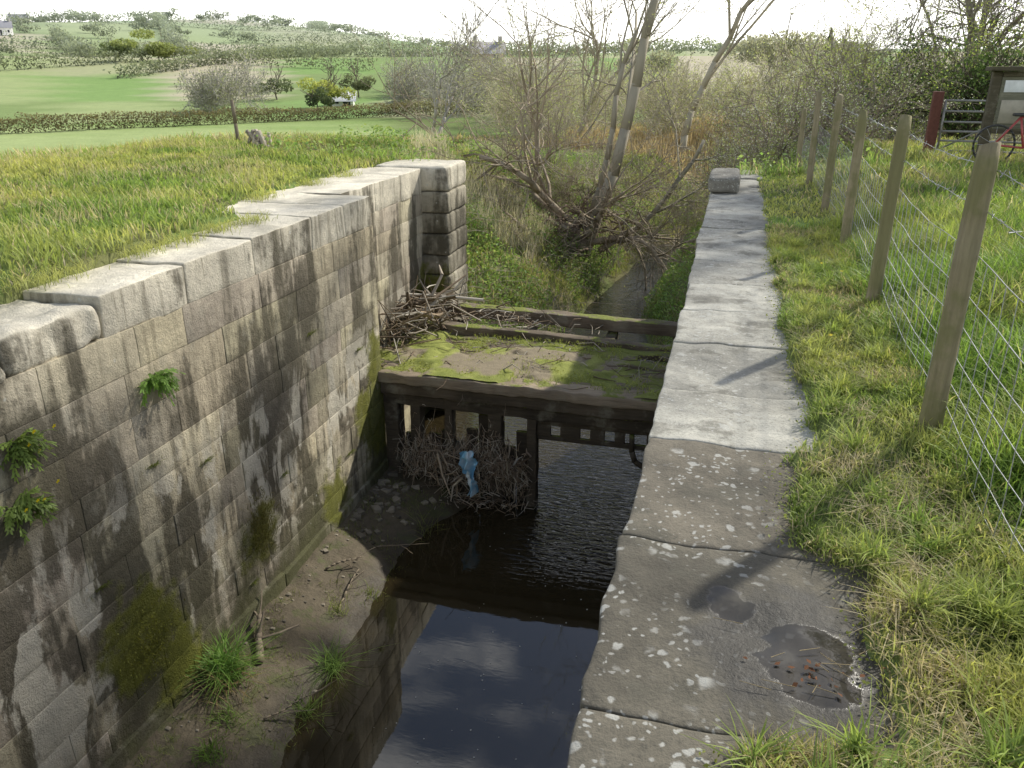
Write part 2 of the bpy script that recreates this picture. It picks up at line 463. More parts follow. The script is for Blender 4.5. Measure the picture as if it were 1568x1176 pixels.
GREEN = np.array([.16, .20, .07]); LUSH = np.array([.19, .28, .08]); STRAW = np.array([.40, .36, .23])
RUST = np.array([.28, .20, .12]); OLIVE = np.array([.17, .19, .08])
def ground_col(x, y):
    x = x.ravel(); y = y.ravel(); D = np.hypot(x, y); az = np.degrees(np.arctan2(x, y))+14.9
    a = n2(x, y, .25, 4, 2); b = n2(x, y, 1.2, 3, 4)
    c = cmix(GREEN*.8, LUSH*.85, ss(.35, .65, a))
    c = cmix(c, np.array([.15, .12, .07]), ss(.5, .7, b)*.6*(D < 17))
    up = ss(14, 17, y)*ss(-14, -9, x)*(D < 62)
    c = cmix(c, cmix(OLIVE, np.array([.22, .19, .11]), ss(.4, .6, b)), up*.8)
    reed = ss(24, 30, D)*(1-ss(38, 44, D))*ss(-20, -12, az)
    c = cmix(c, cmix(RUST*1.3, STRAW*.7, a), reed*.8)
    past = ss(23, 29, D+az*.4)*(1-ss(62, 66, D))*ss(-6, -10, az)
    pa = n2(x, y, .12, 4, 21)
    c = cmix(c, cmix(np.array([.21, .30, .09]), np.array([.33, .40, .17]), ss(.3, .7, pa)), past*.95)
    dry = ss(15, 18, D)*(1-ss(26, 31, D))*(az < 5)
    c = cmix(c, cmix(GREEN*1.2, STRAW*.8, a), dry*.6)
    ci = np.floor((az+n2(x, y, .004, 2)*5)/6.5).astype(np.int64); di = np.floor(np.log(np.maximum(D, 1)/66+.001)*3.2).astype(np.int64)
    h = vnoise(np.stack([ci*3.0+.0, di*5.0+.0, ci*0+1.0], 1).astype(float))
    pal = np.array([[.20, .31, .10], [.27, .34, .14], [.34, .36, .20], [.44, .40, .29], [.20, .27, .10], [.30, .36, .16]])
    f = pal[np.clip((h*6).astype(int), 0, 5)]
    f = cmix(f, np.array([.47, .51, .48]), ss(150, 1000, D)*.65)  # distance haze painted into the field and hill colours
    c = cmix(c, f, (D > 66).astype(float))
    return c
def axis(parts):
    out = []
    for a, b, s in parts: out += list(np.arange(a, b-1e-6, s))
    return np.array(out)
gr = lambda a, b, n: np.geomspace(a, b, n)
xs = np.concatenate([-gr(20, 3500, 70)[::-1], axis([(-19.7, -6.5, .35), (-6.5, -4.95, .08), (-4.95, -4.8, .05), (-4.8, -.1, .2), (-.1, .9, .045), (.9, 3, .15), (3, 16, .35)]), gr(16.2, 3500, 55)])
ys = np.concatenate([-gr(4, 1500, 20)[::-1], axis([(-3.5, .6, .4), (.6, 5, .09), (5, 9, .16), (9, 20, .22), (20, 50, .45)]), gr(50.5, 3500, 100)])
X, Y = np.meshgrid(xs, ys, indexing='xy')
Z = ground_z(X, Y)
idx = np.arange(X.size).reshape(X.shape)
Q = np.stack([idx[:-1, :-1], idx[:-1, 1:], idx[1:, 1:], idx[1:, :-1]], -1).reshape(-1, 4)
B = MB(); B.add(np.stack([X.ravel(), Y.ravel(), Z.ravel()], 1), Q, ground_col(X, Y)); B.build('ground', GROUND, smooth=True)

# water
B = MB(); B.add([(-7.5, -14, -4.35), (4.5, -14, -4.35), (4.5, 48, -4.35), (-7.5, 48, -4.35)], [[0, 1, 2, 3]], (0, 0, 0)); B.build('canal_water', WATER)

# mud bank
def mudw(y): return np.interp(y, [-2, 3, 5, 7, 8.5, 9.5, 10.6], [.8, .95, 1.1, 1.0, .85, 1.3, 1.7])
def mudz(x, y):
    x = np.asarray(x, float); y = np.asarray(y, float); shp = x.shape; x = x.ravel(); y = y.ravel()
    w = mudw(y)+(n2(x, y, 1.4, 3)-.5)*.5; t = (x+4.6)/w
    z = lerp(-3.98, -4.36, np.clip(t, 0, 1.)**1.6)-np.maximum(t-1, 0)*.35
    z = z+(n2(x, y, 4, 4, 2)-.5)*.10+(n2(x, y, 1.3, 2, 5)-.5)*.09
    return z.reshape(shp)
mx = np.arange(-4.75, -2.2, .035); my = np.arange(-2, 10.6, .045)
X, Y = np.meshgrid(mx, my)
Z = mudz(X, Y).ravel()
idx = np.arange(X.size).reshape(X.shape)
Q = np.stack([idx[:-1, :-1], idx[:-1, 1:], idx[1:, 1:], idx[1:, :-1]], -1).reshape(-1, 4)
B = MB(); B.add(np.stack([X.ravel(), Y.ravel(), Z], 1), Q, (.1, .1, .1)); B.build('mud_bank', MUD, smooth=True)

# ------------------------------------------------------------------ lock walls
def courses(z0, z1, h):
    n = int(round((z1-z0)/h)); return np.linspace(z0, z1, n+1)
def wall(B, xf, sgn, y0, y1, z0, z1, tone=(.46, .41, .31), seed=1, depth=.32):
    rs = np.random.default_rng(seed); zz = courses(z0, z1, .36)
    zz[1:-1] += rs.uniform(-.06, .06, len(zz)-2)
    for i in range(len(zz)-1):
        y = y0-(rs.uniform(.1, .7) if y0 < 0 else 0)
        while y < y1-1e-3:
            L = rs.choice([rs.uniform(.4, .7), rs.uniform(.7, 1.4)]); ye = y+L
            if y1-ye < .3: ye = y1
            k = rs.uniform(-.006, .006); xa = xf+sgn*k
            c = np.array(tone)*rs.uniform(.82, 1.12)*np.array([1, rs.uniform(.97, 1.02), rs.uniform(.92, 1.05)])
            a, b = (xa-depth, xa) if sgn > 0 else (xa, xa+depth)
            rblock(B, a, b, y+.0006, ye-.0006, zz[i]+.0006, zz[i+1]-.0006, c, .007, (1, 6, 3), .010, 3.2, colvar=.4)
            y = ye
LWr = empty('left_lock_wall')
B = MB()
wall(B, -4.6, 1, -2, 10.0, -5.0, -.36, seed=3)
wall(B, -5.05, 1, 10.0, 13.0, -5.0, -.36, seed=4)
y = -2
while y < 9.9:
    L = random.uniform(.8, 1.4); ye = min(y+L, 9.95)
    rblock(B, -4.9, -4.55, y+.002, ye-.002, -4.9, -3.82+random.uniform(-.02, .02), (.30, .28, .21), .02, (2, 6, 2), .03, 4.); y = ye
zz = courses(-5, -.33, .36)
for i in range(len(zz)-1):
    s = .0 if i % 2 else .012
    rblock(B, -5.9, -4.59+s, 13.0-s, 14.05+s, zz[i]+.002, zz[i+1]-.002, np.array([.36, .33, .26])*random.uniform(.75, 1.1), .05, (6, 6, 2), .022, 4.)
rblock(B, -5.5, -4.66, -2.5, 9.94, -5, -.2, (.06, .055, .05), .02, (1, 1, 1), 0)
rblock(B, -5.9, -5.12, 9.9, 13.3, -5, -.2, (.06, .055, .05), .02, (1, 1, 1), 0)
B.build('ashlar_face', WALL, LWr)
B = MB(); rs = np.random.default_rng(12); CT = np.array([.54, .50, .41])
ys_ = [-2, -.9, .2, 1.2, 2.2, 3.2, 4.02, 4.95, 6.0, 7.1, 8.35, 9.2, 10.0]
for i in range(len(ys_)-1):
    a, b = ys_[i], ys_[i+1]; zt = np.interp((a+b)/2, [2, 4, 4.6, 6, 9, 10], [-.17, -.15, -.06, 0, .03, .04])+rs.uniform(-.004, .004)
    back = -5.6 if b < 8.4 else -6.15
    rough = 3 < b < 5.2
    rblock(B, back, -4.603+rs.uniform(-.004, .004), a+.0008, b-.0008, -.37, zt, CT*rs.uniform(.92, 1.04), .05 if rough else .02, (24, 22, 6), .055 if rough else .022, 4.5 if rough else 2.8, colvar=.4)
for a, b in ((10.0, 11.1), (11.1, 12.1), (12.1, 13.0)):
    rblock(B, -6.15, -5.045, a+.0008, b-.0008, -.37, .045+rs.uniform(-.004, .004), CT*rs.uniform(.92, 1.04), .015, (14, 12, 4), .016, 3., colvar=.4)
rblock(B, -5.9, -4.58, 13.0, 14.08, -.34, .09, CT*.95, .08, (14, 14, 6), .028, 3.5, colvar=.4)
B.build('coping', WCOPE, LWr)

RWr = empty('right_lock_wall')
B = MB()
wall(B, -.255, -1, -2, 14.0, -5.0, -.30, tone=(.28, .26, .20), seed=8)
rblock(B, -.19, .45, -2.5, 13.9, -5, -.15, (.06, .055, .05), .02, (1, 1, 1), 0)
rblock(B, -.3, .5, 14.0, 14.5, -5, -.31, (.2, .19, .16), .08, (3, 3, 8), .02, 3)
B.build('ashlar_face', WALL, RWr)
B = MB()
ys_ = [-2, -1.1, -.2, .75, 1.69, 2.58, 3.45, 4.1, 4.95, 5.7, 6.5, 7.35, 8.15, 9.0, 9.9, 10.75, 11.6, 12.5]
DARK = np.array([.115, .104, .08]); PALE = np.array([.40, .39, .34])
for i in range(len(ys_)-1):
    a, b = ys_[i], ys_[i+1]
    c = DARK*rs.uniform(.9, 1.15) if b < 3.5 else PALE*rs.uniform(.78, 1.08)
    if 2.5 < a < 2.7: c = np.array([.135, .12, .092])
    rz = .009*rs.uniform(-1, 1)
    rot = Matrix.Rotation(rs.uniform(-.008, .008), 3, 'Y') @ Matrix.Rotation(rs.uniform(-.008, .008), 3, 'Z')
    rblock(B, -.262+rs.uniform(-.014, .014), .62, a+.001, b-.001, -.31, rz-.004, c, .012, (30, 30, 5), .018, 5.5, rot=rot, colvar=.45)
rblock(B, -.25, .42, 12.502, 13.3, -.31, .0, PALE*.9, .02, (8, 8, 4), .015, 4, colvar=.3)
rblock(B, -.25, .5, 13.302, 14.5, -.31, .02, PALE*.8, .03, (8, 8, 4), .02, 4, colvar=.3)
rblock(B, -.30, .12, 11.7, 12.75, .0, .22, (.22, .21, .18), .05, (8, 8, 5), .025, 4, colvar=.3)
B.build('coping', COPE, RWr)

# ------------------------------------------------------------------ lock gate remains
GT = empty('ruined_lock_gate'); B = MB()
TW = np.array([.15, .12, .085])
def beam(B, x0, z0, x1, z1, y, w, h, col, mi=0, amp=.026):
    L = math.hypot(x1-x0, z1-z0); a = math.atan2(z1-z0, x1-x0)
    rot = Matrix.Rotation(-a, 3, 'Y')
    cx, cz = (x0+x1)/2, (z0+z1)/2
    rblock(B, cx-L/2, cx+L/2, y, y+w, cz-h/2, cz+h/2, col, .022, (50, 4, 3), amp, 5., mi, rot, .6)
beam(B, -4.66, -2.49, -.25, -2.53, 9.86, .34, .15, TW*2.0, amp=.034)
beam(B, -4.66, -2.665, -.25, -2.70, 9.92, .28, .18, TW*.8)
beam(B, -4.66, -2.86, -.25, -2.90, 10.0, .2, .17, TW*.5)
yy = 10.24; k = 0
for wd in (.3, .28, .32, .26, .30, .24):
    x0 = -4.98; x1 = -.25
    if k == 4: x1 = -1.1
    beam(B, x0, -2.48+random.uniform(-.04, .02), x1, -2.51+random.uniform(-.05, .02), yy, wd-.012, .09, TW*random.uniform(.8, 1.7), amp=.036); yy += wd; k += 1
beam(B, -4.7, -2.40, -.6, -2.52, 11.96, .2, .2, TW*1.1)
beam(B, -4.62, -2.36, -.25, -2.44, 12.92, .26, .2, TW*1.25)
for x in (-4.4, -3.1, -1.7, -.6):
    rblock(B, x-.09, x+.09, 10.05, 13.1, -2.74, -2.56, TW*.8, .02, (2, 14, 2), .015, 3)
for x, w_ in ((-4.5, .2), (-4.12, .16), (-3.62, .12), (-2.92, .2), (-2.38, .14), (-.42, .22)):
    rblock(B, x-w_/2, x+w_/2, 10.0, 10.2, -4.9, -2.6, TW*.6, .02, (2, 2, 12), .02, 4)
for x in np.arange(-4.45, -2.4, .19):
    rblock(B, x-.085, x+.085, 10.14+random.uniform(-.01, .02), 10.2, -4.9, -3.0-random.uniform(0, .6), TW*.4, .01, (1, 1, 8), .012, 3)
rblock(B, -2.35, -.3, 10.08, 10.14, -3.06, -2.9, TW*.6, .01, (14, 1, 2), .008, 3)
for x0, x1 in ((-2.35, -2.12), (-1.98, -1.70), (-1.56, -1.36), (-1.22, -1.08), (-.78, -.3)):
    rblock(B, x0, x1, 10.08, 10.14, -3.22, -3.055, TW*.6, .01, (2, 1, 2), .006, 3)
rblock(B, -2.35, -.3, 10.085, 10.135, -3.29, -3.215, TW*.5, .01, (10, 1, 1), .008, 3)
pts = [(-.98, -3.05), (-.97, -3.3), (-.92, -3.45), (-.8, -3.52), (-.66, -3.5), (-.55, -3.4)]
for (a, b), (c, d) in zip(pts[:-1], pts[1:]): segs(B, [(a, 10.05, b)], [(c, 10.05, d)], .04, .04, TW*.6, 6)
B.build('timbers', WOOD, GT)
X, Y = np.meshgrid(np.arange(-4.95, -.3, .035), np.arange(9.9, 12.1, .035))
hz_ = (n2(X, Y, 1.6, 5, 61)-.47)*.55; hz_ = np.minimum(hz_, .07)+(n2(X, Y, 9, 3, 62)-.5)*.03
Zm = -2.455-.012*(X.ravel()+4.9)+hz_
idx = np.arange(X.size).reshape(X.shape)
Q = np.stack([idx[:-1, :-1], idx[:-1, 1:], idx[1:, 1:], idx[1:, :-1]], -1).reshape(-1, 4)
Q = Q[(Zm[Q].mean(1) > -2.50)]
mc = cmix(np.array([.15, .18, .04]), np.array([.34, .36, .10]), n2(X, Y, 7, 3, 63)); mc = cmix(mc, np.array([.26, .22, .15]), ss(.47, .58, n2(X, Y, 2.5, 4, 64)))
B = MB(); B.add(np.stack([X.ravel(), Y.ravel(), Zm], 1), Q, mc); B.build('moss_mat', mat_plain('moss', .95, 60, .5, .8), GT, smooth=True)

def twigpile(B, c, s, n, L, r, cols, flat=.6):
    c = np.array(c); P = c+R.normal(size=(n, 3))*np.array(s)
    d = R.normal(size=(n, 3)); d[:, 2] *= flat; d /= np.linalg.norm(d, axis=1, keepdims=True)
    l = R.uniform(.3, 1., n)**1.5*L; rr = R.uniform(.4, 1.4, n)*r
    cc = np.array(cols)[R.integers(0, len(cols), n)]*R.uniform(.7, 1.25, (n, 1))
    bnd = R.normal(size=(n, 3))*.12*l[:, None]
    A = P-d*l[:, None]/2; M = P+bnd; Z_ = P+d*l[:, None]/2
    segs(B, A, M, rr, rr*.85, cc, 4); segs(B, M, Z_, rr*.85, rr*.4, cc, 4)
TC = [(.34, .26, .18), (.62, .56, .46), (.22, .16, .11), (.46, .37, .27), (.30, .23, .17), (.54, .47, .38)]
B = MB()
for x in np.linspace(-4.2, -2.5, 13):
    top = np.interp(x, [-4.3, -3.9, -3.4, -2.9, -2.4], [-3.35, -3.05, -3.2, -3.05, -3.5])+random.uniform(-.22, .1)
    bot = -4.15
    twigpile(B, (x, 9.87, (top+bot)/2), (.07, .08, (top-bot)/4), 140, .30, .0045, TC, 2.4)
twigpile(B, (-3.3, 9.82, -4.24), (.55, .10, .06), 200, .35, .006, TC, .4)
twigpile(B, (-3.3, 9.8, -3.7), (.55, .10, .25), 30, .7, .014, TC, 1.2)
B.build('driftwood_debris', TWIG)
B = MB()
TC2 = [(.38, .33, .26), (.27, .21, .14), (.5, .46, .38), (.17, .13, .09)]
twigpile(B, (-4.75, 11.9, -2.15), (.25, .6, .16), 260, 1.0, .013, TC2, .35)
twigpile(B, (-4.7, 12.1, -2.1), (.18, .45, .18), 26, 1.6, .045, TC2, .35)
twigpile(B, (-3.6, 12.6, -2.35), (.7, .25, .06), 90, .7, .01, TC2, .2)
twigpile(B, (-2.5, 11.2, -2.42), (1.1, .5, .02), 130, .5, .008, TC2, .1)
B.build('branch_pile', TWIG)
B = MB(); u_, v_ = np.meshgrid(np.linspace(0, 1, 22), np.linspace(0, 1, 40))
uu, vv = u_.ravel(), v_.ravel(); pn = fbm(np.stack([uu*4, vv*7, uu*0], 1), 3)-.5
wx = np.interp(vv, [0, .15, .4, .6, 1], [.05, .11, .09, .05, .04])
sx = -3.22+(uu-.5)*2*wx+.10*vv+pn*.10; sy = 9.60+pn*.22+.05*np.sin(uu*9); sz = -3.38-vv*.66
B.add(np.stack([sx, sy, sz], 1), np.stack([(np.arange(39)[:, None]*22+np.arange(21)[None]).ravel()+k for k in (0, 1, 23, 22)], 1), cmix((.25, .52, .70), (.65, .75, .8), ss(.42, .65, fbm(np.stack([uu*3, vv*4, uu*0], 1), 3))))
B.build('blue_plastic_sack', mat_plain('blue_plastic', .4, 30, .2, .3, .4), smooth=True)

B = MB()
for i in range(60):
    x = -4.25+random.gauss(0, .25); y = 9.0+random.gauss(0, .5)
    if x < -4.5: x = -4.45
    s = random.uniform(.02, .08); z = float(mudz(np.array([x]), np.array([y]))[0])
    rot = Matrix.Rotation(random.uniform(0, 3), 3, 'Z')@Matrix.Rotation(random.uniform(-.3, .3), 3, 'X')
    rblock(B, x-s, x+s, y-s*.7, y+s*.7, z-s*.4, z+s*.4, np.array([.24, .21, .16])*random.uniform(.3, 1.3), s*.12, (2, 2, 2), s*.25, 9, rot=rot)
for i in range(110):
    y = random.uniform(4, 9.5); x = -4.5+random.random()**2*.9; s = random.uniform(.008, .026); z = float(mudz(np.array([x]), np.array([y]))[0])
    rblock(B, x-s, x+s, y-s*.7, y+s*.7, z-s*.4, z+s*.5, np.array([.24, .21, .16])*random.uniform(.4, 1.3), s*.3, (1, 1, 1), s*.25, 9)
B.build('fallen_stones', BARK)
B = MB()
for (x, y, L, a, e, r) in ((-4.22, 5.75, .55, 2.2, .25, .05), (-4.0, 8.2, .5, .4, .02, .012), (-3.9, 6.9, .7, 1.9, .02, .012), (-4.3, 7.4, .45, 1.2, .05, .014), (-3.85, 5.2, .5, .9, .03, .01), (-4.05, 4.7, .6, 2.7, .04, .012)):
    z = float(mudz(np.array([x]), np.array([y]))[0]); S, tp = grow(np.random.default_rng(int(x*-100)), (x, y, z+.02), (math.cos(a), math.sin(a), e), L, r, 1, 2, .6, 0, .12)
    put_tree(B, S, tp, (.22, .18, .13), (0, 0, 0), 0, 0)
B.build('driftwood_sticks', [BARK, LEAF])

B = MB(); n = 110
fx = R.uniform(-2.9, -.4, n); fy = 4+R.random(n)*5.2; th = np.linspace(0, 2*math.pi, 7)[:-1]
rr = R.uniform(.003, .009, n)
V = np.stack([fx[:, None]+rr[:, None]*np.cos(th), fy[:, None]+rr[:, None]*np.sin(th)*1.3, np.full((n, 6), -4.346)], -1)
B.add(V.reshape(-1, 3), (np.arange(n)*6)[:, None]+np.arange(6)[None], (.6, .6, .55)); B.build('foam_flecks', mat_simple('foam', (.5, .5, .45), .8))

# ------------------------------------------------------------------ grass
def scat(n, x0, x1, y0, y1, cond=None, px=None):
    x = R.uniform(x0, x1, n); y = R.uniform(y0, y1, n)
    if px is not None: y = y0+(y1-y0)*R.random(n)**px
    if cond is not None:
        k = cond(x, y); x, y = x[k], y[k]
    return x, y
YG = np.array([.40, .43, .16]); BG = np.array([.22, .32, .09]); DG = np.array([.10, .18, .04]); DRY = np.array([.54, .48, .34])
def grasscol(x, y, dry=.12, sc=1.3, off=0):
    a = n2(x, y, sc, 3, off); c = cmix(BG, YG, ss(.35, .65, a)); c = cmix(c, np.tile(DG, (len(c), 1)), ss(.5, .8, n2(x, y, sc*2.3, 2, off+5))*.5)
    dm = R.random(len(x)) < dry*(.3+2.2*ss(.45, .7, n2(x, y, 2.1, 2, off+9)))
    c[dm] = DRY*R.uniform(.5, 1.1, (dm.sum(), 1)); return jit(c, .25)
B = MB()
def cR(x, y):
    e = edge_r(y)+(n2(x, y, 4, 2, 6)-.5)*.16
    den = .25+.75*ss(.40, .6, n2(x, y, 3, 3, 8))
    return (x > e) & (R.random(len(x)) < den)
x, y = scat(125000, .08, 1.05, .9, 9, cR, 1.35)
z = gz(x, y)[:]; h = R.uniform(.02, .06, len(x))*(.6+1.4*n2(x, y, 2.5, 2)); h = h*(1+.9*ss(.75, 1.0, x))
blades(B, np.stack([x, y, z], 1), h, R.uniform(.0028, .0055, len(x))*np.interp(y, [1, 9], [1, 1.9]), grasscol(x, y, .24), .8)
x, y = scat(80000, .80, 3.6, .9, 9, lambda x, y: (x-.85 > R.random(len(x))*.22-.06) & (x < .95+y*.55+.8), 1.3)
z = gz(x, y); hh = (.06+.38*n2(x, y, 1.8, 2, 3)**1.3)*ss(.75, 1.3, x)*R.uniform(.5, 1.35, len(x))+.03
blades(B, np.stack([x, y, z], 1), hh, R.uniform(.0045, .0085, len(x)), grasscol(x, y, .12, 1.1, 3)*np.array([.85, .95, .8]), .75)
for k in range(90):
    cy_ = 1.1+7*R.random()**1.3; cx_ = edge_r(cy_)+.06+R.random()*.55; n = int(R.integers(40, 130))
    a = R.uniform(0, 6.28, n); rr = np.abs(R.normal(size=n))*.035; px_, py_ = cx_+np.cos(a)*rr, cy_+np.sin(a)*rr
    blades(B, np.stack([px_, py_, gz(px_, py_)], 1), R.uniform(.05, .16, n), .0055, jit(np.tile(cmix(BG, YG, [R.random()])[0], (n, 1)), .3), .9)
x, y = scat(50000, .38, 9, 8.5, 19, lambda x, y: (x > edge_r(y)) & (x < 1.5+y*.48))
z = gz(x, y); hh = R.uniform(.03, .08, len(x))+ss(.9, 1.5, x)*R.uniform(.02, .2, len(x))*n2(x, y, 1.2, 2, 44)*1.6
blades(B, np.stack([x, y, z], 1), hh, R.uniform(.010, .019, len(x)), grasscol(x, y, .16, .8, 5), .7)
x, y = scat(9000, .0, .62, .9, 8, lambda x, y: np.abs(x-edge_r(y)+.0) < R.random(len(x))*.09, 1.3)
z = np.full(len(x), .012); leaves(B, np.stack([x, y, z+R.uniform(0, .015, len(x))], 1), R.uniform(.008, .02, len(x)), jit(np.tile([.24, .27, .07], (len(x), 1)), .4), 0, .4)
for cx_, cy_ in ((.60, 3.25), (.72, 2.55), (.66, 2.3), (.70, 1.75), (.95, 2.9), (.55, 5.0), (.8, 4.2), (1.15, 2.6), (.62, 2.9), (.75, 2.0), (.6, 6.2), (.78, 3.0), (.7, 3.8)):
    n = 120; a = R.uniform(0, 6.28, n); rr = np.abs(R.normal(size=n))*.10; px_, py_ = cx_+np.cos(a)*rr*.8, cy_+np.sin(a)*rr*1.3
    blades(B, np.stack([px_, py_, gz(px_, py_)+.012], 1), R.uniform(.03, .10, n), .0028, jit(np.tile(DRY*.9, (n, 1)), .35), 2.1)
B.build('verge_grass', GRASS)

B = MB()
def cL(x, y):
    e = edge_l(y)+.02+(n2(x, y, 3, 2, 16)-.5)*.42
    return (x < e) & (x > -7.5-y*.75)
x, y = scat(125000, -16, -5.0, 2.2, 19, cL, 1.15)
z = gz(x, y); d = np.hypot(x, y)
hh = R.uniform(.04, .14, len(x))*(.3+1.7*n2(x, y, .9, 3, 2))
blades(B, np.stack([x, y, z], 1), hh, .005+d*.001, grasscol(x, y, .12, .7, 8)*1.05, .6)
x, y = scat(22000, -17, -6.2, 4.5, 20, lambda x, y: n2(x, y, .8, 2, 31) > .56)
blades(B, np.stack([x, y, gz(x, y)], 1), R.uniform(.12, .38, len(x)), .007, cmix(np.tile(YG, (len(x), 1)), DRY, R.random(len(x))**.6), .6)
for cx_, cy_, n in ((-5.62, 4.55, 700), (-5.9, 4.3, 500), (-5.4, 4.1, 250)):
    P = np.stack([cx_+R.normal(size=n)*.13, cy_+R.normal(size=n)*.13, np.full(n, .02)], 1)
    blades(B, P, R.uniform(.1, .28, n), .005, jit(np.tile([.10, .19, .045], (n, 1)), .3), 1.3)
for cx_, cy_ in ((-5.15, 7.3), (-5.18, 6.2), (-5.1, 7.9), (-5.9, 9.4), (-5.25, 5.4), (-5.15, 6.7), (-5.9, 10.8), (-5.85, 11.8), (-5.2, 5.0)):
    n = 220; P = np.stack([cx_+R.normal(size=n)*.10, cy_+R.normal(size=n)*.15, np.full(n, .02)], 1)
    blades(B, P, R.uniform(.05, .15, n), .006, jit(np.tile(YG, (n, 1)), .3), .9)
B.build('bank_grass', GRASS)

B = MB()
a = R.uniform(-33, 4, 45000); d = R.uniform(18, 50, 45000); h_ = np.radians(a-14.9); x = np.sin(h_)*d; y = np.cos(h_)*d
keep = (n2(x, y, .25, 3, 40) > .42) & ((d < 24) | ((a > -14) & (d < 46))); x, y, d = x[keep], y[keep], d[keep]
c = cmix(cmix(np.tile(BG*1.2, (len(x), 1)), DRY, (R.random(len(x)) < .45)*1.), RUST*1.6, ((d > 27) & (R.random(len(x)) < .5))*.8)
blades(B, np.stack([x, y, gz(x, y)], 1), R.uniform(.1, .33, len(x)), .012+d*.0008, jit(c, .3), .5)
B.build('field_grass', GRASS)

B = MB()
x, y = scat(100000, -12, 2.2, 13.6, 36, lambda x, y: (gz(x, y) > -4.32) & (n2(x, y, .9, 3, 12) > .34))
z = gz(x, y); a = n2(x, y, .7, 3, 22)
c = cmix(np.tile(BG*1.15, (len(x), 1)), YG, ss(.4, .6, a)); dm = R.random(len(x)) < .16+.4*ss(.5, .65, n2(x, y, .35, 2, 50)); c[dm] = DRY*R.uniform(.45, 1.05, (dm.sum(), 1))
blades(B, np.stack([x, y, z], 1), R.uniform(.10, .38, len(x)), R.uniform(.011, .021, len(x)), jit(c, .3), .8)
x, y = scat(8000, -8.5, -4.8, 19, 26, lambda x, y: n2(x, y, .8, 2, 61) > .5)
blades(B, np.stack([x, y, gz(x, y)], 1), R.uniform(.3, .8, len(x)), .012, jit(np.tile([.58, .54, .44], (len(x), 1)), .25), .35, tipc=(1.1, 1.1, 1.))
x, y = scat(18000, -9, 6, 31, 50, lambda x, y: n2(x, y, .3, 2, 63) > .42)
blades(B, np.stack([x, y, gz(x, y)], 1), R.uniform(.4, 1.0, len(x)), .03, jit(np.tile([.50, .40, .27], (len(x), 1)), .3), .35, tipc=(1.1, 1.1, 1.))
B.build('upstream_bank_grass', GRASS)
B = MB()
x, y = scat(90000, -9, 2.2, 14.3, 34, lambda x, y: (gz(x, y) > -4.25) & (n2(x, y, .6, 3, 70) > .44))
z = gz(x, y)+R.uniform(.05, .5, len(x)); leaves(B, np.stack([x, y, z], 1), R.uniform(.05, .11, len(x)), jit(cmix(np.tile([.19, .34, .08], (len(x), 1)), [.38, .46, .16], R.random(len(x))), .25), 0, .5)
x, y = scat(1800, -7.5, -.6, 14.5, 28, lambda x, y: (gz(x, y) > -4.3) & (n2(x, y, .7, 2, 71) > .44))
P = np.stack([x, y, gz(x, y)], 1); d = R.normal(size=P.shape)*.5; d[:, 2] = R.uniform(.3, .9, len(x)); M = P+d*.55; E = M+d*np.array([.6, .6, -.1])
segs(B, P, M, .006, .005, (.42, .33, .28), 3, 1); segs(B, M, E, .005, .003, (.46, .37, .31), 3, 1)
B.build('nettle_and_bramble_undergrowth', [LEAF, TWIG])

B = MB()
x, y = scat(6200, -4.9, -.4, 10.0, 12.1, lambda x, y: n2(x, y, 2.2, 3, 80) > .5)
blades(B, np.stack([x, y, np.full(len(x), -2.43)], 1), R.uniform(.02, .08, len(x)), .007, jit(np.tile([.34, .39, .10], (len(x), 1)), .35), .8)
x, y = scat(3500, -4.9, -.4, 10.0, 12.1, lambda x, y: n2(x, y, 1.7, 3, 84) > .55)
leaves(B, np.stack([x, y, np.full(len(x), -2.41)], 1), R.uniform(.02, .05, len(x)), jit(np.tile([.34, .36, .10], (len(x), 1)), .35), 0, .5)
B.build('deck_weeds', GRASS)
B = MB()
def tuft(B, cx_, cy_, n, hmin, hmax, w_, col, s=.06, bend=.9, z=None):
    x = cx_+R.normal(size=n)*s; y = cy_+R.normal(size=n)*s
    zz_ = mudz(x, y) if z is None else np.full(n, z)
    blades(B, np.stack([x, y, zz_], 1), R.uniform(hmin, hmax, n), w_, jit(np.tile(col, (n, 1)), .3), bend)
tuft(B, -4.38, 5.42, 380, .18, .5, .009, [.19, .33, .09], .08, 1.2)
tuft(B, -4.4, 5.3, 150, .08, .3, .01, [.36, .28, .17], .13, 1.4)
tuft(B, -3.62, 6.15, 150, .12, .40, .007, [.19, .30, .09], .06, 1.2)
tuft(B, -3.58, 5.5, 110, .1, .25, .006, [.19, .28, .08], .07, 1.2)
tuft(B, -3.9, 6.9, 70, .05, .16, .006, [.25, .3, .09], .06)
tuft(B, -3.7, 7.4, 60, .05, .14, .006, [.25, .3, .09], .07)
tuft(B, -4.0, 4.6, 120, .06, .2, .007, [.18, .29, .07], .07)
tuft(B, -4.1, 5.0, 80, .06, .2, .007, [.18, .29, .07], .07)
tuft(B, -3.6, 8.9, 40, .2, .4, .006, [.25, .27, .09], .08)
x, y = scat(4200, -4.5, -3.4, 4, 9.6, lambda x, y: n2(x, y, 2.5, 2, 90) > .52)
blades(B, np.stack([x, y, mudz(x, y)], 1), R.uniform(.02, .09, len(x)), .005, jit(np.tile([.20, .24, .07], (len(x), 1)), .4), .8)
B.build('mud_rushes', GRASS)

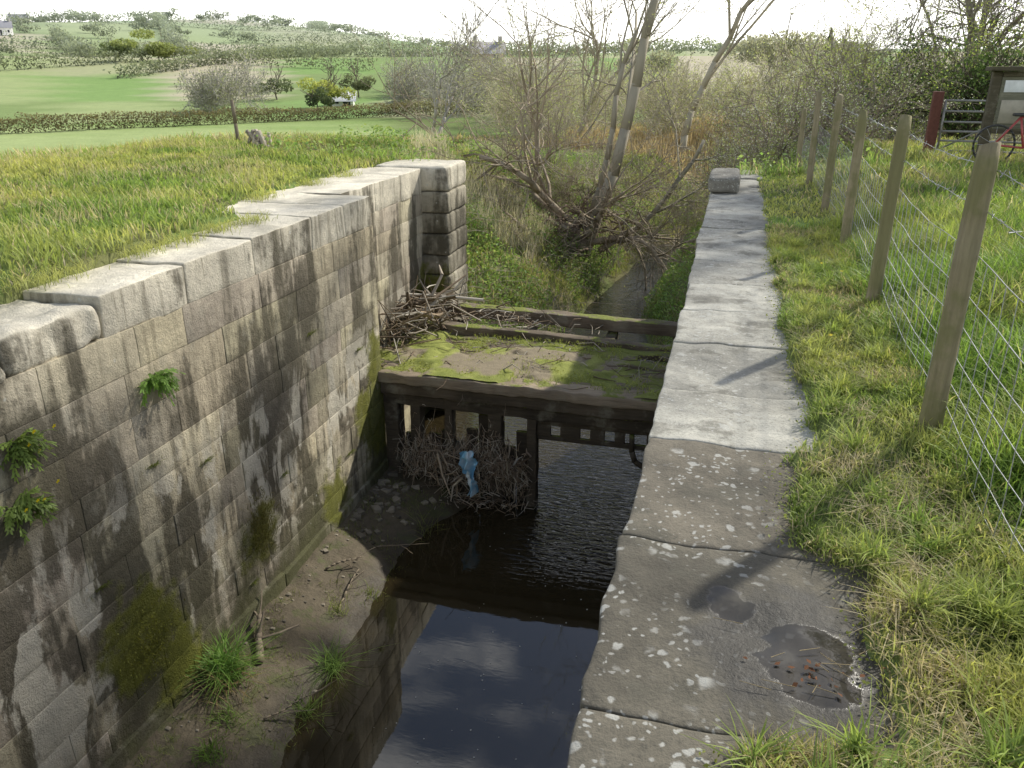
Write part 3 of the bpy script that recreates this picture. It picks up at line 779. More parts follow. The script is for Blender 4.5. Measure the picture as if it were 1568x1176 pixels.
def frond_plant(name, p, n, L, col, flowers=0, wdt=.018):
    B = MB(); p = np.array(p)
    az = R.uniform(-1.4, 1.4, n)
    for i in range(n):
        d = np.array([math.cos(az[i])*.7, math.sin(az[i]), R.uniform(-.2, 1.)]); l = L*R.uniform(.4, 1.15); q = p.copy()+R.normal(size=3)*.03; q[0] = p[0]
        ck = np.array(col)*R.uniform(.6, 1.4)
        for k in range(8):
            d[2] -= .2; d += R.normal(size=3)*.10; dn = d/np.linalg.norm(d); q2 = q+dn*l/8
            segs(B, [q], [q2], .002, .0016, ck*.8, 3)
            w_ = wdt*2.2*math.sin(math.pi*(k+1.5)/11)+.004
            s = np.cross(dn, [0, 0, 1])+R.normal(size=3)*.35; s /= np.linalg.norm(s)+1e-6
            for sg in (-1, 1):
                e = q2+s*sg*w_+dn*.010
                B.add(np.array([q, q+s*sg*w_*.5-dn*.004, e, q2+s*sg*w_*.3]), [[0, 1, 2, 3]], ck*R.uniform(.8, 1.2))
            q = q2
    if flowers:
        for i in range(flowers):
            c = p+np.array([R.uniform(.08, .2), R.uniform(-.15, .2), R.uniform(-.06, .12)]); th = np.linspace(0, 2*math.pi, 11)[:-1]
            r = .02*np.where(np.arange(10) % 2, 1., .6)
            V = np.stack([c[0]+.006*np.sin(th), c[1]+r*np.cos(th), c[2]+r*np.sin(th)], 1)
            B.add(V, [list(range(10))], (.75, .60, .02), 1)
    return B.build(name, [LEAF, PETAL])
frond_plant('wall_fern', (-4.6, 5.4, -.86), 40, .26, (.18, .30, .06), 0, .012)
frond_plant('hawkweed_plant', (-4.6, 3.98, -.82), 36, .24, (.21, .29, .07), 4, .014)
frond_plant('hawkweed_plant', (-4.6, 3.9, -1.24), 36, .22, (.20, .28, .07), 4, .014)
B = MB()
x = np.full(700, -4.57)+R.uniform(-.01, .05, 700); y = 6.6+R.normal(size=700)*.12; z = -3.0+R.normal(size=700)*.18
blades(B, np.stack([x, y, z], 1), R.uniform(.03, .08, 700), .006, jit(np.tile([.16, .15, .05], (700, 1)), .4), 1.2)
x = np.full(900, -4.57)+R.uniform(-.01, .03, 900); y = 4.75+R.normal(size=900)*.16; z = -3.1+R.normal(size=900)*.18
leaves(B, np.stack([x, y, z], 1), R.uniform(.01, .03, 900), jit(np.tile([.24, .24, .05], (900, 1)), .4))
# small tufts rooted in the joints
for (y0_, z0_) in ((4.4, -2.3), (5.9, -1.9), (7.2, -2.7), (8.1, -1.3), (8.8, -3.2), (5.2, -1.6), (6.4, -3.6), (9.3, -1.9)):
    n = 60; P = np.stack([np.full(n, -4.595), y0_+R.normal(size=n)*.05, z0_+R.normal(size=n)*.008], 1)
    blades(B, P, R.uniform(.02, .07, n), .005, jit(np.tile([.20, .24, .07], (n, 1)), .4), 1.4, az=R.uniform(-1.2, 1.2, n))
B.build('wall_moss', GRASS)
B = MB()
for (x, y) in ((.78, 6.9), (.9, 6.6), (1.5, 6.1), (.66, 4.9), (1.2, 9.2), (.72, 9.6), (1.7, 8.2)):
    c = np.array([x, y, float(gz(x, y)[0])+.07]); th = np.linspace(0, 2*math.pi, 15)[:-1]; r = .016*np.where(np.arange(14) % 2, 1, .7)
    V = np.stack([c[0]+r*np.cos(th), c[1]+r*np.sin(th)*.9, c[2]+r*np.sin(th)*.3], 1); B.add(V, [list(range(14))], (.75, .6, .02))
B.build('dandelion_flowers', PETAL)

B = MB()
P = np.stack([.38+R.normal(size=22)*.08, 1.98+R.normal(size=22)*.05, np.full(22, .014)], 1)
leaves(B, P, R.uniform(.010, .026, 22), jit(np.tile([.13, .06, .03], (22, 1)), .3), 0, .85)
P0 = np.stack([.36+R.normal(size=14)*.1, 1.98+R.normal(size=14)*.06, np.full(14, .014)], 1); a = R.uniform(0, 3.1, 14)
segs(B, P0, P0+np.stack([np.cos(a)*.09, np.sin(a)*.03, a*0+.004], 1), .0015, .001, (.35, .28, .16), 3)
B.build('fallen_leaves', TWIG)

# ------------------------------------------------------------------ fence
F = empty('post_and_wire_fence')
fy = [1.45, 3.63, 5.74, 8.03, 10.2, 12.4, 14.5, 16.5, 18.6]; fx = [.97, .955, 1.0, 1.08, 1.1, 1.08, 1.05, 1.05, 1.05]
tops = []
for i, (x, y) in enumerate(zip(fx, fy)):
    B = MB(); g0 = float(gz(x, y)[0]); h = 1.27+random.uniform(-.03, .03) if i != 3 else 1.22; r = .045 if i < 2 else .041
    lx, ly = random.uniform(-.02, .02), random.uniform(-.02, .02); tops.append((x, y, g0, lx, ly))
    nz_ = 18; ns = 16; th = np.linspace(0, 2*math.pi, ns+1)[:-1]; V = []
    for k in range(nz_+1):
        t = k/nz_; rr = r*(1.08-.12*t)*(1 if k < nz_ else .85)
        wob_ = 1+.08*(fbm(np.stack([np.cos(th)*2+i*9, np.sin(th)*2, np.full(ns, t*6)], 1), 2)-.5)*2
        zz_ = g0-.15+(h+.15)*t+(.008 if k == nz_ else 0)
        V.append(np.stack([x+lx*t+rr*wob_*np.cos(th), y+ly*t+rr*wob_*np.sin(th), np.full(ns, zz_)+np.cos(th+i)*.012*(k == nz_)], 1))
    V = np.concatenate(V); q = []
    for k in range(nz_):
        for j in range(ns): q.append((k*ns+j, k*ns+(j+1) % ns, (k+1)*ns+(j+1) % ns, (k+1)*ns+j))
    c = np.array([.25, .215, .135])*random.uniform(.85, 1.15)
    B.add(V, [np.array(q), np.array([[nz_*ns+j for j in range(ns)]])], c)
    B.build('post_%d' % (i+1), POSTW, F, smooth=True)
B = MB(); hs = [.05, .15, .26, .38, .51, .65, .82]
for i in range(len(fy)-1):
    x0, y0, g0, lx, ly = tops[i]; x1, y1, g1, lx1, ly1 = tops[i+1]; x0 += .045; x1 += .045
    nst = 15; t = np.linspace(0, 1, nst+1)
    px = lerp(x0, x1, t)+.006*np.sin(t*7+i); py = lerp(y0, y1, t); gg = lerp(g0, g1, t)
    sag = -.018*np.sin(math.pi*t)
    grid = []
    for hgt in hs+[1.0, 1.16]:
        P = np.stack([px+.003*np.sin(t*17+hgt*20), py, gg+hgt+sag*(1 if hgt < 1 else .6)+.002*np.sin(t*23+hgt*31)], 1); grid.append(P)
        segs(B, P[:-1], P[1:], .0021, .0021, (0, 0, 0), 3)
        if hgt >= 1:
            for _ in range(2):
                bb = P[:-1]+(P[1:]-P[:-1])*R.uniform(.3, .7)
                o = R.normal(size=bb.shape)*.012; segs(B, bb-o, bb+o, .0018, .001, (0, 0, 0), 3)
    for k in range(len(hs)-1): segs(B, grid[k], grid[k+1], .0021, .0021, (0, 0, 0), 3)
B.build('wire_netting', WIRE, F)

# ------------------------------------------------------------------ gate, notice board, bicycle on the right
FG = empty('metal_field_gate'); B = MB()
gx0, gy0, gx1, gy1 = 3.55, 16.55, 6.4, 16.1; g0 = float(gz(3.5, 16.5)[0])
def gp(t, z): return (lerp(gx0, gx1, t), lerp(gy0, gy1, t), g0+z)
for z in (.10, .27, .43, .59, .77, .95): segs(B, [gp(0, z)], [gp(1, z)], .018, .018, (.3, .3, .3), 8)
for t in (0, .5, 1): segs(B, [gp(t, .10)], [gp(t, .95)], .022, .022, (.3, .3, .3), 8)
segs(B, [gp(0, .10), gp(.5, .10)], [gp(.5, .95), gp(1, .95)], .014, .014, (.3, .3, .3), 8)
B.build('gate_bars', mat_simple('galvanised_tube', (.26, .26, .25), .55, .5), FG)
B = MB(); rblock(B, 3.33, 3.50, 16.5, 16.67, g0-.2, g0+1.10, (.13, .055, .042), .02, (2, 2, 6), .008, 4, 0)
B.build('gate_post', mat_plain('red_brown_post', .85, 20, .4), FG)
NB = empty('timber_notice_board'); B = MB(); g1 = float(gz(4.3, 15.4)[0])
TB = (.085, .075, .05)
rblock(B, 3.93, 4.07, 15.40, 15.54, g1-.2, g1+1.42, TB, .012, (1, 1, 5), .004)
rblock(B, 5.30, 5.44, 15.25, 15.39, g1-.2, g1+1.42, TB, .012, (1, 1, 5), .004)
rblock(B, 3.84, 5.54, 15.20, 15.60, g1+1.42, g1+1.49, TB, .012, (4, 2, 1), .004)
rblock(B, 4.072, 5.298, 15.36, 15.42, g1+.46, g1+.54, TB, .01, (4, 1, 1), .003)
rblock(B, 4.072, 5.298, 15.36, 15.42, g1+1.33, g1+1.415, TB, .01, (4, 1, 1), .003)
rblock(B, 4.072, 5.298, 15.39, 15.41, g1+.535, g1+1.335, (.15, .15, .11), .004, (4, 1, 4), .001)
B.build('frame', WOOD, NB)
B = MB()
for (a, b, c, d, cc) in ((4.12, 4.55, 1.10, 1.28, (.62, .65, .68)), (4.62, 5.2, .8, 1.28, (.4, .42, .4)), (4.12, 4.5, .62, .98, (.30, .28, .22))):
    rblock(B, a, b, 15.378, 15.384, g1+c, g1+d, cc, .002, (1, 1, 1), 0)
B.build('notices', mat_plain('printed_notice', .3, 9, .35, .02, .5), NB)
BI = empty('red_bicycle'); B = MB(); gb = float(gz(4.2, 15.0)[0]); yb = 15.05
th = np.linspace(0, 2*math.pi, 25)
for cx_ in (4.05, 5.05):
    P = np.stack([cx_+.3*np.cos(th), np.full(25, yb), gb+.32+.3*np.sin(th)], 1); segs(B, P[:-1], P[1:], .018, .018, (.03, .03, .03), 5)
    for t in th[:-1:2]: segs(B, [(cx_, yb, gb+.32)], [(cx_+.29*math.cos(t), yb, gb+.32+.29*math.sin(t))], .003, .003, (.4, .4, .4), 3)
K = {'r': (4.05, .32), 'b': (4.48, .28), 's': (4.36, .75), 'h': (4.88, .74), 'f': (5.05, .32), 't': (4.86, .9)}
for a, b in (('r', 'b'), ('r', 's'), ('b', 's'), ('s', 'h'), ('b', 'h'), ('h', 'f'), ('h', 't')):
    segs(B, [(K[a][0], yb, gb+K[a][1])], [(K[b][0], yb, gb+K[b][1])], .018, .018, (.36, .07, .07), 7)
segs(B, [(4.86, yb-.28, gb+.9)], [(4.86, yb+.28, gb+.9)], .015, .015, (.05, .05, .05), 6)
rblock(B, 4.24, 4.48, yb-.07, yb+.07, gb+.76, gb+.81, (.03, .03, .03), .02, (2, 2, 1), .003)
B.build('frame_and_wheels', mat_plain('bicycle_paint', .4, 20, .1, .05, .5), BI)

# ------------------------------------------------------------------ left field post and stump
B = MB(); p = site(-18.1, 20.); z = float(gz(*p)[0])
segs(B, [(p[0], p[1], z-.1), (p[0]-.02, p[1], z+.45)], [(p[0]-.02, p[1], z+.45), (p[0]-.05, p[1], z+.95)], [.045, .04], [.04, .038], (.17, .14, .10), 8); B.build('weathered_post', POSTW)
B = MB(); p = site(-16.9, 19.); z = float(gz(*p)[0])
for k in range(16):
    a = R.uniform(0, 6.28); r = R.uniform(0, .16); hh = R.uniform(.08, .40); tl = Matrix.Rotation(R.uniform(-.5, .5), 3, 'Y')@Matrix.Rotation(R.uniform(-.4, .4), 3, 'X')
    rblock(B, p[0]+r*2*math.cos(a)-.035, p[0]+r*2*math.cos(a)+.035, p[1]+r*math.sin(a)-.04, p[1]+r*math.sin(a)+.04, z-.05, z+hh, np.array([.42, .37, .30])*R.uniform(.5, 1.1), .02, (1, 1, 3), .04, 6, rot=tl)
B.build('rotten_tree_stump', BARK)
FF = MB()
for az_ in np.arange(-16, -2, 1.5):
    p = site(az_, 36+az_*.25); z = float(gz(*p)[0]); segs(FF, [(p[0], p[1], z-.1)], [(p[0]+random.uniform(-.05, .05), p[1], z+random.uniform(.6, .85))], .03, .025, (.25, .21, .16), 6)
FF.build('field_fence', POSTW)

# ------------------------------------------------------------------ trees
TAN = np.array([.42, .38, .29]); GREY = np.array([.36, .34, .30])
def tree(name, x, y, L, r, seed, bark, leafc, leafn, leafs, d=(0, 0, 1), maxd=4, nch=4.2, spread=.85, up=.06, wob=.15, stems=1, rmin=.006, scatter=.15, z=None, free=1, lk=(.5, .8)):
    rs = np.random.default_rng(seed); B = MB(); z = float(gz(x, y)[0])-.1 if z is None else z
    for s in range(stems):
        dd = np.array(d, float)+(rs.normal(size=3)*.35*(stems > 1)); dd[2] = abs(dd[2])
        S, tips = grow(rs, (x+rs.normal()*.15*(stems > 1), y+rs.normal()*.15*(stems > 1), z), dd, L*rs.uniform(.8, 1.05), r, maxd, nch, spread, up, wob, free=free, lk=lk)
        put_tree(B, S, tips, bark, leafc, leafn//stems, leafs, rmin, scatter)
    return B.build(name, [TWIG, LEAF])
BUD = (.44, .48, .20)
# half-uprooted willow: one tall leaning trunk, the rest collapsed to the left
rs = np.random.default_rng(5); B = MB(); wx_, wy_ = -4.2, 23.5; wz = float(gz(wx_, wy_)[0])+.1
for (ox, oy, oz, d, L, r) in ((.2, 0, 0, (.40, .1, 1.), 8.5, .19), (.1, .3, .2, (.10, .1, 1.), 6.0, .11), (.6, .3, 0, (.75, 0, .8), 4.4, .10)):
    S, tips = grow(rs, (wx_+ox, wy_+oy, wz-.1+oz), d, L, r, 4, 3.5, .9, .02, .11, lk=(.38, .62)); put_tree(B, S, tips, TAN*.8, BUD, 900, .055, .006, .12)
for (ox, oy, oz, d, L, r) in ((.1, 0, .3, (-1., .1, .55), 4.6, .16), (.2, -.2, .15, (-1., -.25, .20), 4.4, .13), (-.1, .2, .5, (-.8, .2, .95), 4.0, .12), (.4, -.1, .2, (1., -.1, .30), 2.8, .10), (0, -.3, .1, (-.6, -.6, .15), 2.8, .10), (.3, -.2, .4, (.5, -.5, .5), 2.4, .08), (-.2, 0, .2, (-.9, .3, .35), 3.8, .11), (-.2, -.2, .5, (-.9, -.3, .7), 3.4, .10)):
    S, tips = grow(rs, (wx_+ox, wy_+oy, wz+oz), d, L, r, 3, 4.6, .9, -.03, .17); put_tree(B, S, tips, (.36, .30, .22), BUD, 250, .05, .007, .12)
S = []
for k in range(60):
    a = rs.uniform(0, 6.28); s_, t_ = grow(rs, (wx_+rs.normal()*.6, wy_+rs.normal()*.35, wz+rs.uniform(.1, 1.1)), (math.cos(a), math.sin(a), rs.uniform(-.4, .7)), rs.uniform(.6, 1.4), .035, 2, 3, .9, -.05, .35); S += s_
put_tree(B, S, np.zeros((1, 3)), (.22, .17, .12), (0, 0, 0), 0, 0, .008)
B.build('fallen_willow_tree', [TWIG, LEAF])
p = site(-5.6, 43); tree('bare_alder_tree', p[0], p[1], 4.0, .10, 21, GREY, (.38, .38, .24), 200, .06, stems=2, maxd=3, nch=4.2, rmin=.012, up=.10, spread=.7)
p = site(11.5, 38); tree('tall_willow_tree', p[0], p[1], 7.4, .17, 23, TAN, BUD, 2600, .08, d=(-.05, 0, 1), rmin=.010, up=.05, nch=3.8)
p = site(4.0, 42); tree('tall_willow_tree', p[0], p[1], 5.6, .13, 24, TAN, BUD, 2000, .08, rmin=.011, stems=3, maxd=3, nch=5)
AB = (.28, .26, .21)
rs = np.random.default_rng(77); B = MB(); bx, by = 8.9, 19.5; bz = float(gz(bx, by)[0])-.1  # unseen tree added for shade; leaf clumps placed to dapple the left wall
S, t = grow(rs, (bx, by, bz), (-.05, -.05, 1), 9.5, .30, 4, 4.4, 1.0, .03, .07, free=3, lk=(.42, .66)); put_tree(B, S, t, AB, (.32, .34, .16), 900, .09, .007, .2)
cc_ = []
while len(cc_) < 17:
    q = rs.normal(size=3); q /= np.linalg.norm(q); q *= rs.random()**.4
    c = np.array([4.6, 17.3, 8.6])+q*np.array([3.6, 3.6, 2.9])
    if c[2] > 5.6: cc_.append(c)
for c in cc_:
    st_ = np.array([bx-.3, by-.3, rs.uniform(4.8, 7.)]); mid = (st_+c)/2+rs.normal(size=3)*.4; mid[2] += .5
    segs(B, [st_, mid], [mid, c], [.09, .06], [.06, .03], AB, 6)
    nl = 230; P = c+rs.normal(size=(nl, 3))*np.array([.33, .33, .6])*rs.uniform(.7, 1.2)
    leaves(B, P, R.uniform(.12, .24, nl), jit(np.tile([.07, .11, .035], (nl, 1)), .3), 1)
B.build('shade_ash_tree', [TWIG, LEAF])
p = site(27.5, 30); tree('ash_tree', p[0], p[1], 7.5, .13, 33, AB, (.32, .34, .18), 1500, .09, maxd=4, nch=4.6, spread=.95, up=.04, rmin=.008, free=1, lk=(.42, .66), stems=2)
p = site(24.3, 24); tree('hawthorn_tree', p[0], p[1], 2.6, .09, 35, TAN*.7, (.42, .50, .14), 6200, .055, stems=3, maxd=3, nch=5, rmin=.006, scatter=.16)
p = site(22.0, 27); tree('hawthorn_tree', p[0], p[1], 2.6, .09, 36, TAN*.7, (.40, .46, .15), 4000, .055, stems=3, maxd=3, nch=5, rmin=.007, scatter=.18)
p = site(27.6, 23.5); tree('holly_tree', p[0], p[1], 1.9, .09, 37, (.08, .07, .05), (.10, .16, .05), 8000, .08, stems=3, maxd=3, nch=5, rmin=.006, scatter=.2)
for az_, d_, L_, sd, nf in ((17.3, 20.5, 1.25, 41, 2300), (20.0, 21.5, 1.5, 42, 2500), (22.8, 19.5, 1.3, 43, 1900), (18.6, 24, 1.7, 44, 2200)):
    p = site(az_, d_); rs = np.random.default_rng(sd); B = MB(); z = float(gz(*p)[0])-.1; S = []
    for s in range(7):
        d = rs.normal(size=3)*.6; d[2] = rs.uniform(.5, 1)
        s_, t_ = grow(rs, (p[0]+rs.normal()*.45, p[1]+rs.normal()*.3, z), d, L_*rs.uniform(.7, 1.1), .03, 3, 4, .9, .02, .2); S += s_
    put_tree(B, S, None, (.26, .22, .17), (.76, .75, .66), nf, .036, .005, .05, .12)
    put_tree(B, S[:60], None, (.26, .22, .17), (.42, .50, .16), 10, .05, .005, .2)
    P1 = tree_arrays(S)[1]; leaves(B, P1[R.integers(0, len(P1), 2600)]+R.normal(size=(2600, 3))*.06, .045, jit(np.tile([.36, .44, .14], (2600, 1)), .3), 1)
    B.build('blossoming_blackthorn_bush', [TWIG, PETAL])

def shrub(seed, L=1.8, nst=7, maxd=3):
    rs = np.random.default_rng(seed); S = []
    for s in range(nst):
        d = rs.normal(size=3)*.42; d[2] = 1
        s_, t_ = grow(rs, (rs.normal()*.3, rs.normal()*.3, 0), d, L*rs.uniform(.7, 1.1), .03, maxd, 3.4, .8, .07, .16); S += s_
    return tree_arrays(S)
SH = [shrub(s) for s in (1, 2, 3, 4, 5)]
def thicket(name, places, bark, leafc, nleaf, leafs, rmin):
    B = MB()
    for i, (az_, d_, sc, *o) in enumerate(places):
        p = site(az_, d_); z = float(gz(*p)[0])-.1; P0, P1, R0, R1, lv = SH[i % 5]
        a = R.uniform(0, 6.28); M = np.array([[math.cos(a), -math.sin(a), 0], [math.sin(a), math.cos(a), 0], [0, 0, R.uniform(.85, 1.15)]])*sc
        off = np.array([p[0], p[1], z]); bk = np.array(bark)*R.uniform(.75, 1.3)
        k = R.random(len(P0)) < (.9 if d_ < 50 else .6)
        segs(B, (P0@M.T+off)[k], (P1@M.T+off)[k], np.maximum(R0*sc*.7, rmin)[k], np.maximum(R1*sc*.7, rmin*.8)[k], bk[None]*R.uniform(.75, 1.3, (k.sum(), 1)), 3)
        cand = P1[lv >= 2]; kk = R.integers(0, len(cand), nleaf); lc = np.array(o[0] if o else leafc)*R.uniform(.75, 1.25)
        leaves(B, cand[kk]@M.T+off+R.normal(size=(nleaf, 3))*.12*sc, leafs*R.uniform(.6, 1.4, nleaf), lc[None]*R.uniform(.65, 1.3, (nleaf, 1)), 1)
    return B.build(name, [TWIG, LEAF])
pl = [(R.uniform(-2, 22), R.uniform(38, 62), R.uniform(.95, 1.6)) for _ in range(44)]
thicket('willow_thicket', pl, (.50, .46, .34), (.48, .52, .25), 1200, .085, .011)
pl = [(a, R.uniform(26, 34), R.uniform(.5, .9)) for a in (2, 3.5, 6, 8, 10, 12, 13.3, 14.5, 16, 18, 19.5)]
thicket('waterside_scrub', pl, (.46, .40, .31), (.42, .50, .17), 900, .05, .006)
pl = [(a, R.uniform(28, 38), R.uniform(.9, 1.4)) for a in np.linspace(20, 36, 14)]
thicket('hedgerow_scrub', pl, (.38, .35, .27), (.38, .44, .18), 1300, .065, .008)
pl = [(R.uniform(-8.5, 4), R.uniform(66, 105), R.uniform(1.0, 1.6)) for _ in range(34)]+[(R.uniform(-20.3, -17), R.uniform(74, 84), R.uniform(1.0, 1.4)) for _ in range(8)]
thicket('distant_bare_scrub', pl, (.42, .40, .34), (.36, .38, .23), 450, .16, .02)

def clump(B, c, s, n, ls, col, mi=1):
    k = 9; lob = R.normal(size=(k, 3))*np.array(s)*.55; lob[:, 2] = np.abs(lob[:, 2])*.9
    P = []
    for l in lob:
        q = R.normal(size=(n//k, 3)); q /= np.linalg.norm(q, axis=1, keepdims=True); q *= R.uniform(.6, 1.1, (len(q), 1)); P.append(l+q*np.array(s)*.42)
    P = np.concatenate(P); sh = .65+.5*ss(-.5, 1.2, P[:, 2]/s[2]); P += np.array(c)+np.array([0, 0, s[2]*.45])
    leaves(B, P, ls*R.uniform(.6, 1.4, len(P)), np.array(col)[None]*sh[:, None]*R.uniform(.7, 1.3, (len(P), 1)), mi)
def round_tree(name, az_, d_, w_, h_, col, n=2200, ls=.3):
    p = site(az_, d_); z = float(gz(*p)[0]); B = MB(); rs = np.random.default_rng(int(abs(az_)*50))
    S, t = grow(rs, (p[0], p[1], z-.1), (0, 0, 1), h_*.75, h_*.035, 2, 4, .8, .08, .12); put_tree(B, S, t, (.2, .17, .13), (0, 0, 0), 0, 0, .03)
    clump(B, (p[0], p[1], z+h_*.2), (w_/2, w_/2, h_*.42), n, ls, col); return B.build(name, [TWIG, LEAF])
round_tree('willow_tree', -12.0, 78, 4.0, 3.0, (.38, .41, .12), 3000, .2)
round_tree('willow_tree', -12.9, 76, 2.4, 2.0, (.12, .15, .08), 1600, .2)
round_tree('ivy_clad_tree', -15.4, 90, 3.0, 2.6, (.15, .18, .10), 1600, .22)
round_tree('ivy_clad_tree', -10.2, 92, 3.0, 2.6, (.16, .18, .10), 1600, .22)
round_tree('ivy_clad_tree', -6.8, 86, 2.8, 2.6, (.16, .18, .10), 1600, .22)
round_tree('pollard_willow_tree', -22.2, 150, 9, 3.8, (.28, .32, .12), 3500, .4)
round_tree('field_tree', -24.6, 150, 6.0, 3.0, (.18, .22, .11), 2000, .4)
round_tree('field_tree', 17.0, 95, 9, 5.6, (.38, .38, .30), 3500, .35)
round_tree('field_tree', 8.5, 110, 8, 5.0, (.36, .37, .28), 2600, .35)
B = MB(); p = site(20., 80); z = float(gz(*p)[0]); n = 3500; t = R.random(n)
a = R.uniform(0, 6.28, n); rr = (1-t)*1.25*R.uniform(.5, 1.05, n)*(.8+.3*np.sin(t*40)); P = np.stack([p[0]+rr*np.cos(a), p[1]+rr*np.sin(a), z+1.2+t*4.6], 1)
segs(B, [(p[0], p[1], z-.1)], [(p[0], p[1], z+5.6)], .14, .03, (.1, .08, .06), 6); leaves(B, P, .28, jit(np.tile([.08, .11, .07], (n, 1)), .35), 1); B.build('conifer_tree', [TWIG, LEAF])

def hedge(B, pa, pb, h, w_, dens, ls, col):
    L = math.hypot(pb[0]-pa[0], pb[1]-pa[1]); n = int(L*dens); t = R.random(n)
    x = lerp(pa[0], pb[0], t)+R.normal(size=n)*w_*.4; y = lerp(pa[1], pb[1], t)+R.normal(size=n)*w_*.4
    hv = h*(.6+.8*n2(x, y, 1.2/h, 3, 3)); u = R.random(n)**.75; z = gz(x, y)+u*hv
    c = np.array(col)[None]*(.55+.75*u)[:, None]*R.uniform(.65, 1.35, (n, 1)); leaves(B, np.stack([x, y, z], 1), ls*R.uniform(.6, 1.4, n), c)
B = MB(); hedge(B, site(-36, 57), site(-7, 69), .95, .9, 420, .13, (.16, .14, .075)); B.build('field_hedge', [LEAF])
B = MB(); hedge(B, site(-7.0, 69), site(3, 74), 1.1, 1.4, 300, .17, (.24, .23, .13)); B.build('field_hedge', [LEAF])
HL = [(-34, 125, -22.5, 150, 1.8), (-24.5, 118, -14, 175, 1.7), (-22, 152, -9, 130, 2.0), (-33, 230, -12, 260, 2.8), (-14, 175, 2, 190, 2.8), (-30, 330, -5, 380, 3.8), (-16, 260, -10, 420, 3.4),
      (-26, 235, -27.5, 420, 3.4), (-32, 520, -3, 600, 5), (-21, 380, -22, 640, 4.5), (-8, 300, 20, 280, 4.5), (-35, 760, 8, 830, 7), (-2, 380, 22, 480, 6), (-12, 600, -13, 820, 6), (-18, 440, -8, 470, 4.5)]
HAZE_COL = np.array([.36, .40, .38])  # pale haze colour, blended into far hedge and tree colours by distance
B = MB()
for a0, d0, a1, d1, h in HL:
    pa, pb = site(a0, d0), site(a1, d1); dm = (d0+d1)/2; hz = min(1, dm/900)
    hedge(B, pa, pb, h, h*.9, 60 if dm < 250 else 20, .35 if dm < 250 else .9, np.array([.15, .17, .09])*(1-hz)+HAZE_COL*hz)
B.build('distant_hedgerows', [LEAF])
B = MB()
for k in range(95):
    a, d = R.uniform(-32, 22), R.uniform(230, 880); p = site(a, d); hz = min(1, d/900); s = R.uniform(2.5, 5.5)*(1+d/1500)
    clump(B, (p[0], p[1], float(gz(*p)[0])), (s*R.uniform(.7, 1.6), s, s*.6), 400, d*.0020, np.array([.15, .17, .09])*(1-hz)+HAZE_COL*hz, 0)
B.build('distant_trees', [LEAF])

# ------------------------------------------------------------------ houses
BARKW = mat_plain('painted_render', .7, 3., .08, .05)
def house(name, az_, d_, w_, dp, h, yaw, wallc=(.72, .72, .70), roofc=(.30, .30, .32)):
    E = empty(name); p = site(az_, d_); z = float(gz(*p)[0])-.2; c, s = math.cos(yaw), math.sin(yaw)
    def T(V): V = np.array(V, float); return np.stack([p[0]+V[:, 0]*c-V[:, 1]*s, p[1]+V[:, 0]*s+V[:, 1]*c, z+V[:, 2]], 1)
    a, b = w_/2, dp/2; rh = h+dp*.42
    B = MB(); B.add(T([(-a, -b, 0), (a, -b, 0), (a, b, 0), (-a, b, 0), (-a, -b, h), (a, -b, h), (a, b, h), (-a, b, h), (-a, 0, rh), (a, 0, rh)]), [np.array([[0, 1, 5, 4], [1, 2, 6, 5], [2, 3, 7, 6], [3, 0, 4, 7]]), np.array([[4, 7, 8], [5, 9, 6]])], wallc); B.build('walls', BARKW, E)
    o = .35; B = MB(); e = h-o*.84
    B.add(T([(-a-o, -b-o, e+.12), (a+o, -b-o, e+.12), (a+o, 0, rh+.12), (-a-o, 0, rh+.12), (-a-o, b+o, e+.12), (a+o, b+o, e+.12)]), [np.array([[0, 1, 2, 3], [3, 2, 5, 4]])], roofc)
    if w_ > 5:
        for cxx in (-a+.6, a-.6): B.add(T([(cxx-.35, -.35, rh-.3), (cxx+.35, -.35, rh-.3), (cxx+.35, .35, rh-.3), (cxx-.35, .35, rh-.3), (cxx-.35, -.35, rh+1), (cxx+.35, -.35, rh+1), (cxx+.35, .35, rh+1), (cxx-.35, .35, rh+1)]), [np.array([[0, 1, 5, 4], [1, 2, 6, 5], [2, 3, 7, 6], [3, 0, 4, 7], [4, 5, 6, 7]])], (.4, .38, .35))
    B.build('roof_and_chimneys', BARKW, E)
    B = MB(); n = max(2, int(w_/2.6))
    for k in range(n):
        xx = -a+w_*(k+.5)/n; lo, hi = ((.0, 2.1) if k == n//2 else (1., 2.1)); lo = min(lo, h*.4)
        B.add(T([(xx-.35, -b-.02, lo+.1), (xx+.35, -b-.02, lo+.1), (xx+.35, -b-.02, min(hi, h-.2)), (xx-.35, -b-.02, min(hi, h-.2))]), [[0, 1, 2, 3]], (.04, .045, .05))
    B.build('windows_and_door', BARKW, E)
house('white_cottage', -30.4, 420, 11, 6, 3, .75)
house('white_cottage', -29.2, 560, 10, 6, 3, .5)
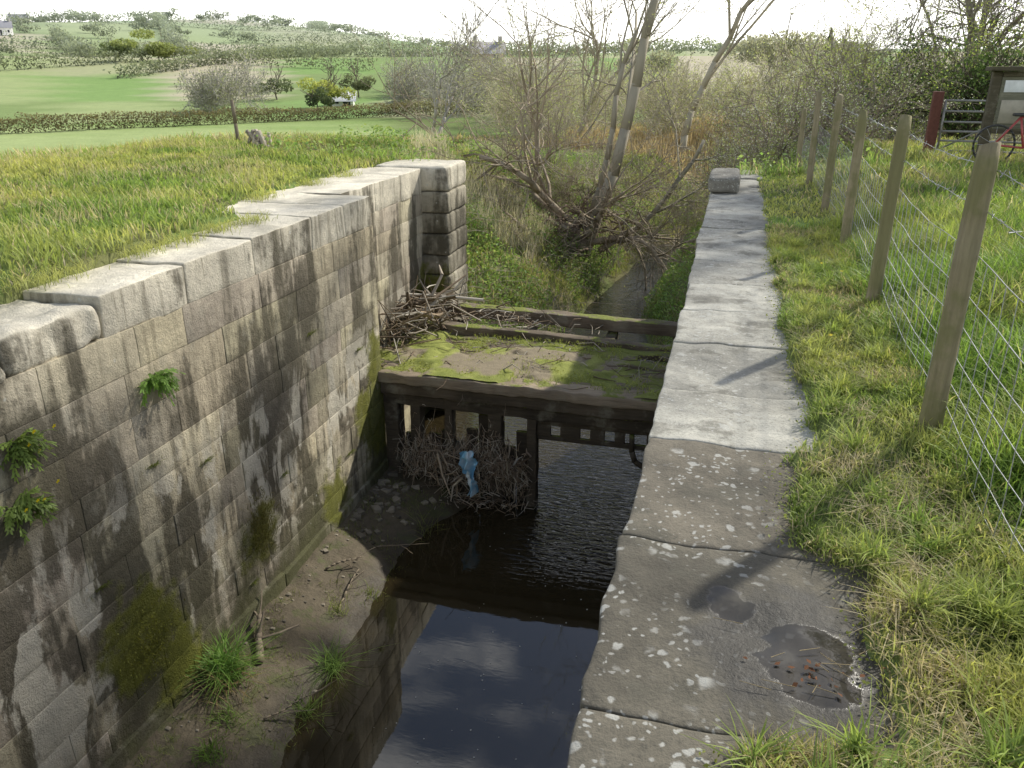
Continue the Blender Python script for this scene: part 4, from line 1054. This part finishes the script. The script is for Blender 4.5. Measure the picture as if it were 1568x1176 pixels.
house('farmhouse', -16.6, 860, 14, 7, 4, .3, (.6, .61, .61), (.45, .45, .47))
house('white_shed', -11.3, 82, 2.2, 1.3, .8, .3, (.78, .78, .76), (.7, .7, .7))
house('brick_house', -1.6, 150, 5.5, 4, 1.6, .3, (.46, .36, .31), (.42, .40, .40))

# ------------------------------------------------------------------ light, sky, camera
el = math.radians(38); azs = math.atan2(.56, .83)
to_sun = Vector((math.sin(azs)*math.cos(el), math.cos(azs)*math.cos(el), math.sin(el)))
sd = bpy.data.lights.new('sun', 'SUN'); sd.energy = 4.8; sd.angle = math.radians(1.2); sd.color = (1., .95, .85)
so = bpy.data.objects.new('sun', sd); COL.objects.link(so); so.rotation_euler = to_sun.to_track_quat('Z', 'Y').to_euler()
w = bpy.data.worlds.new('World'); scene.world = w; w.use_nodes = True; nt = w.node_tree; nt.nodes.clear(); g = G(nt)
sky = g.n('ShaderNodeTexSky'); sky.sky_type = 'NISHITA'; sky.sun_disc = False; sky.sun_elevation = el; sky.sun_rotation = azs; sky.dust_density = 1.5; sky.ozone_density = 1.5
tc = g.n('ShaderNodeTexCoord').outputs['Generated']; x, y, z = g.xyz(tc)
cl = g.ramp(g.noise(g.map(tc, (1., 1., 2.6)), 2.6, 7, .6, .5), .52, .70)
hz = g.ramp(z, .58, .0)
fac = g.m('MAXIMUM', g.m('MULTIPLY', cl, .7), g.m('MULTIPLY', hz, .95))
c = g.mix(fac, sky.outputs[0], (15.5, 15.3, 14.8))
bg = g.n('ShaderNodeBackground'); bg.inputs[1].default_value = .15; g.l(c, bg.inputs[0])
wo = g.n('ShaderNodeOutputWorld'); g.l(bg.outputs[0], wo.inputs[0])

cam = bpy.data.cameras.new('camera'); cam.lens = 28.26; cam.sensor_width = 36; cam.clip_end = 8000; cam.clip_start = .05
co = bpy.data.objects.new('camera', cam); COL.objects.link(co); co.location = (0, 0, 1.6)
co.rotation_euler = (math.radians(90-21.4), 0, math.radians(14.9)); scene.camera = co
scene.view_settings.view_transform = 'Standard'; scene.view_settings.look = 'None'; scene.view_settings.exposure = 0
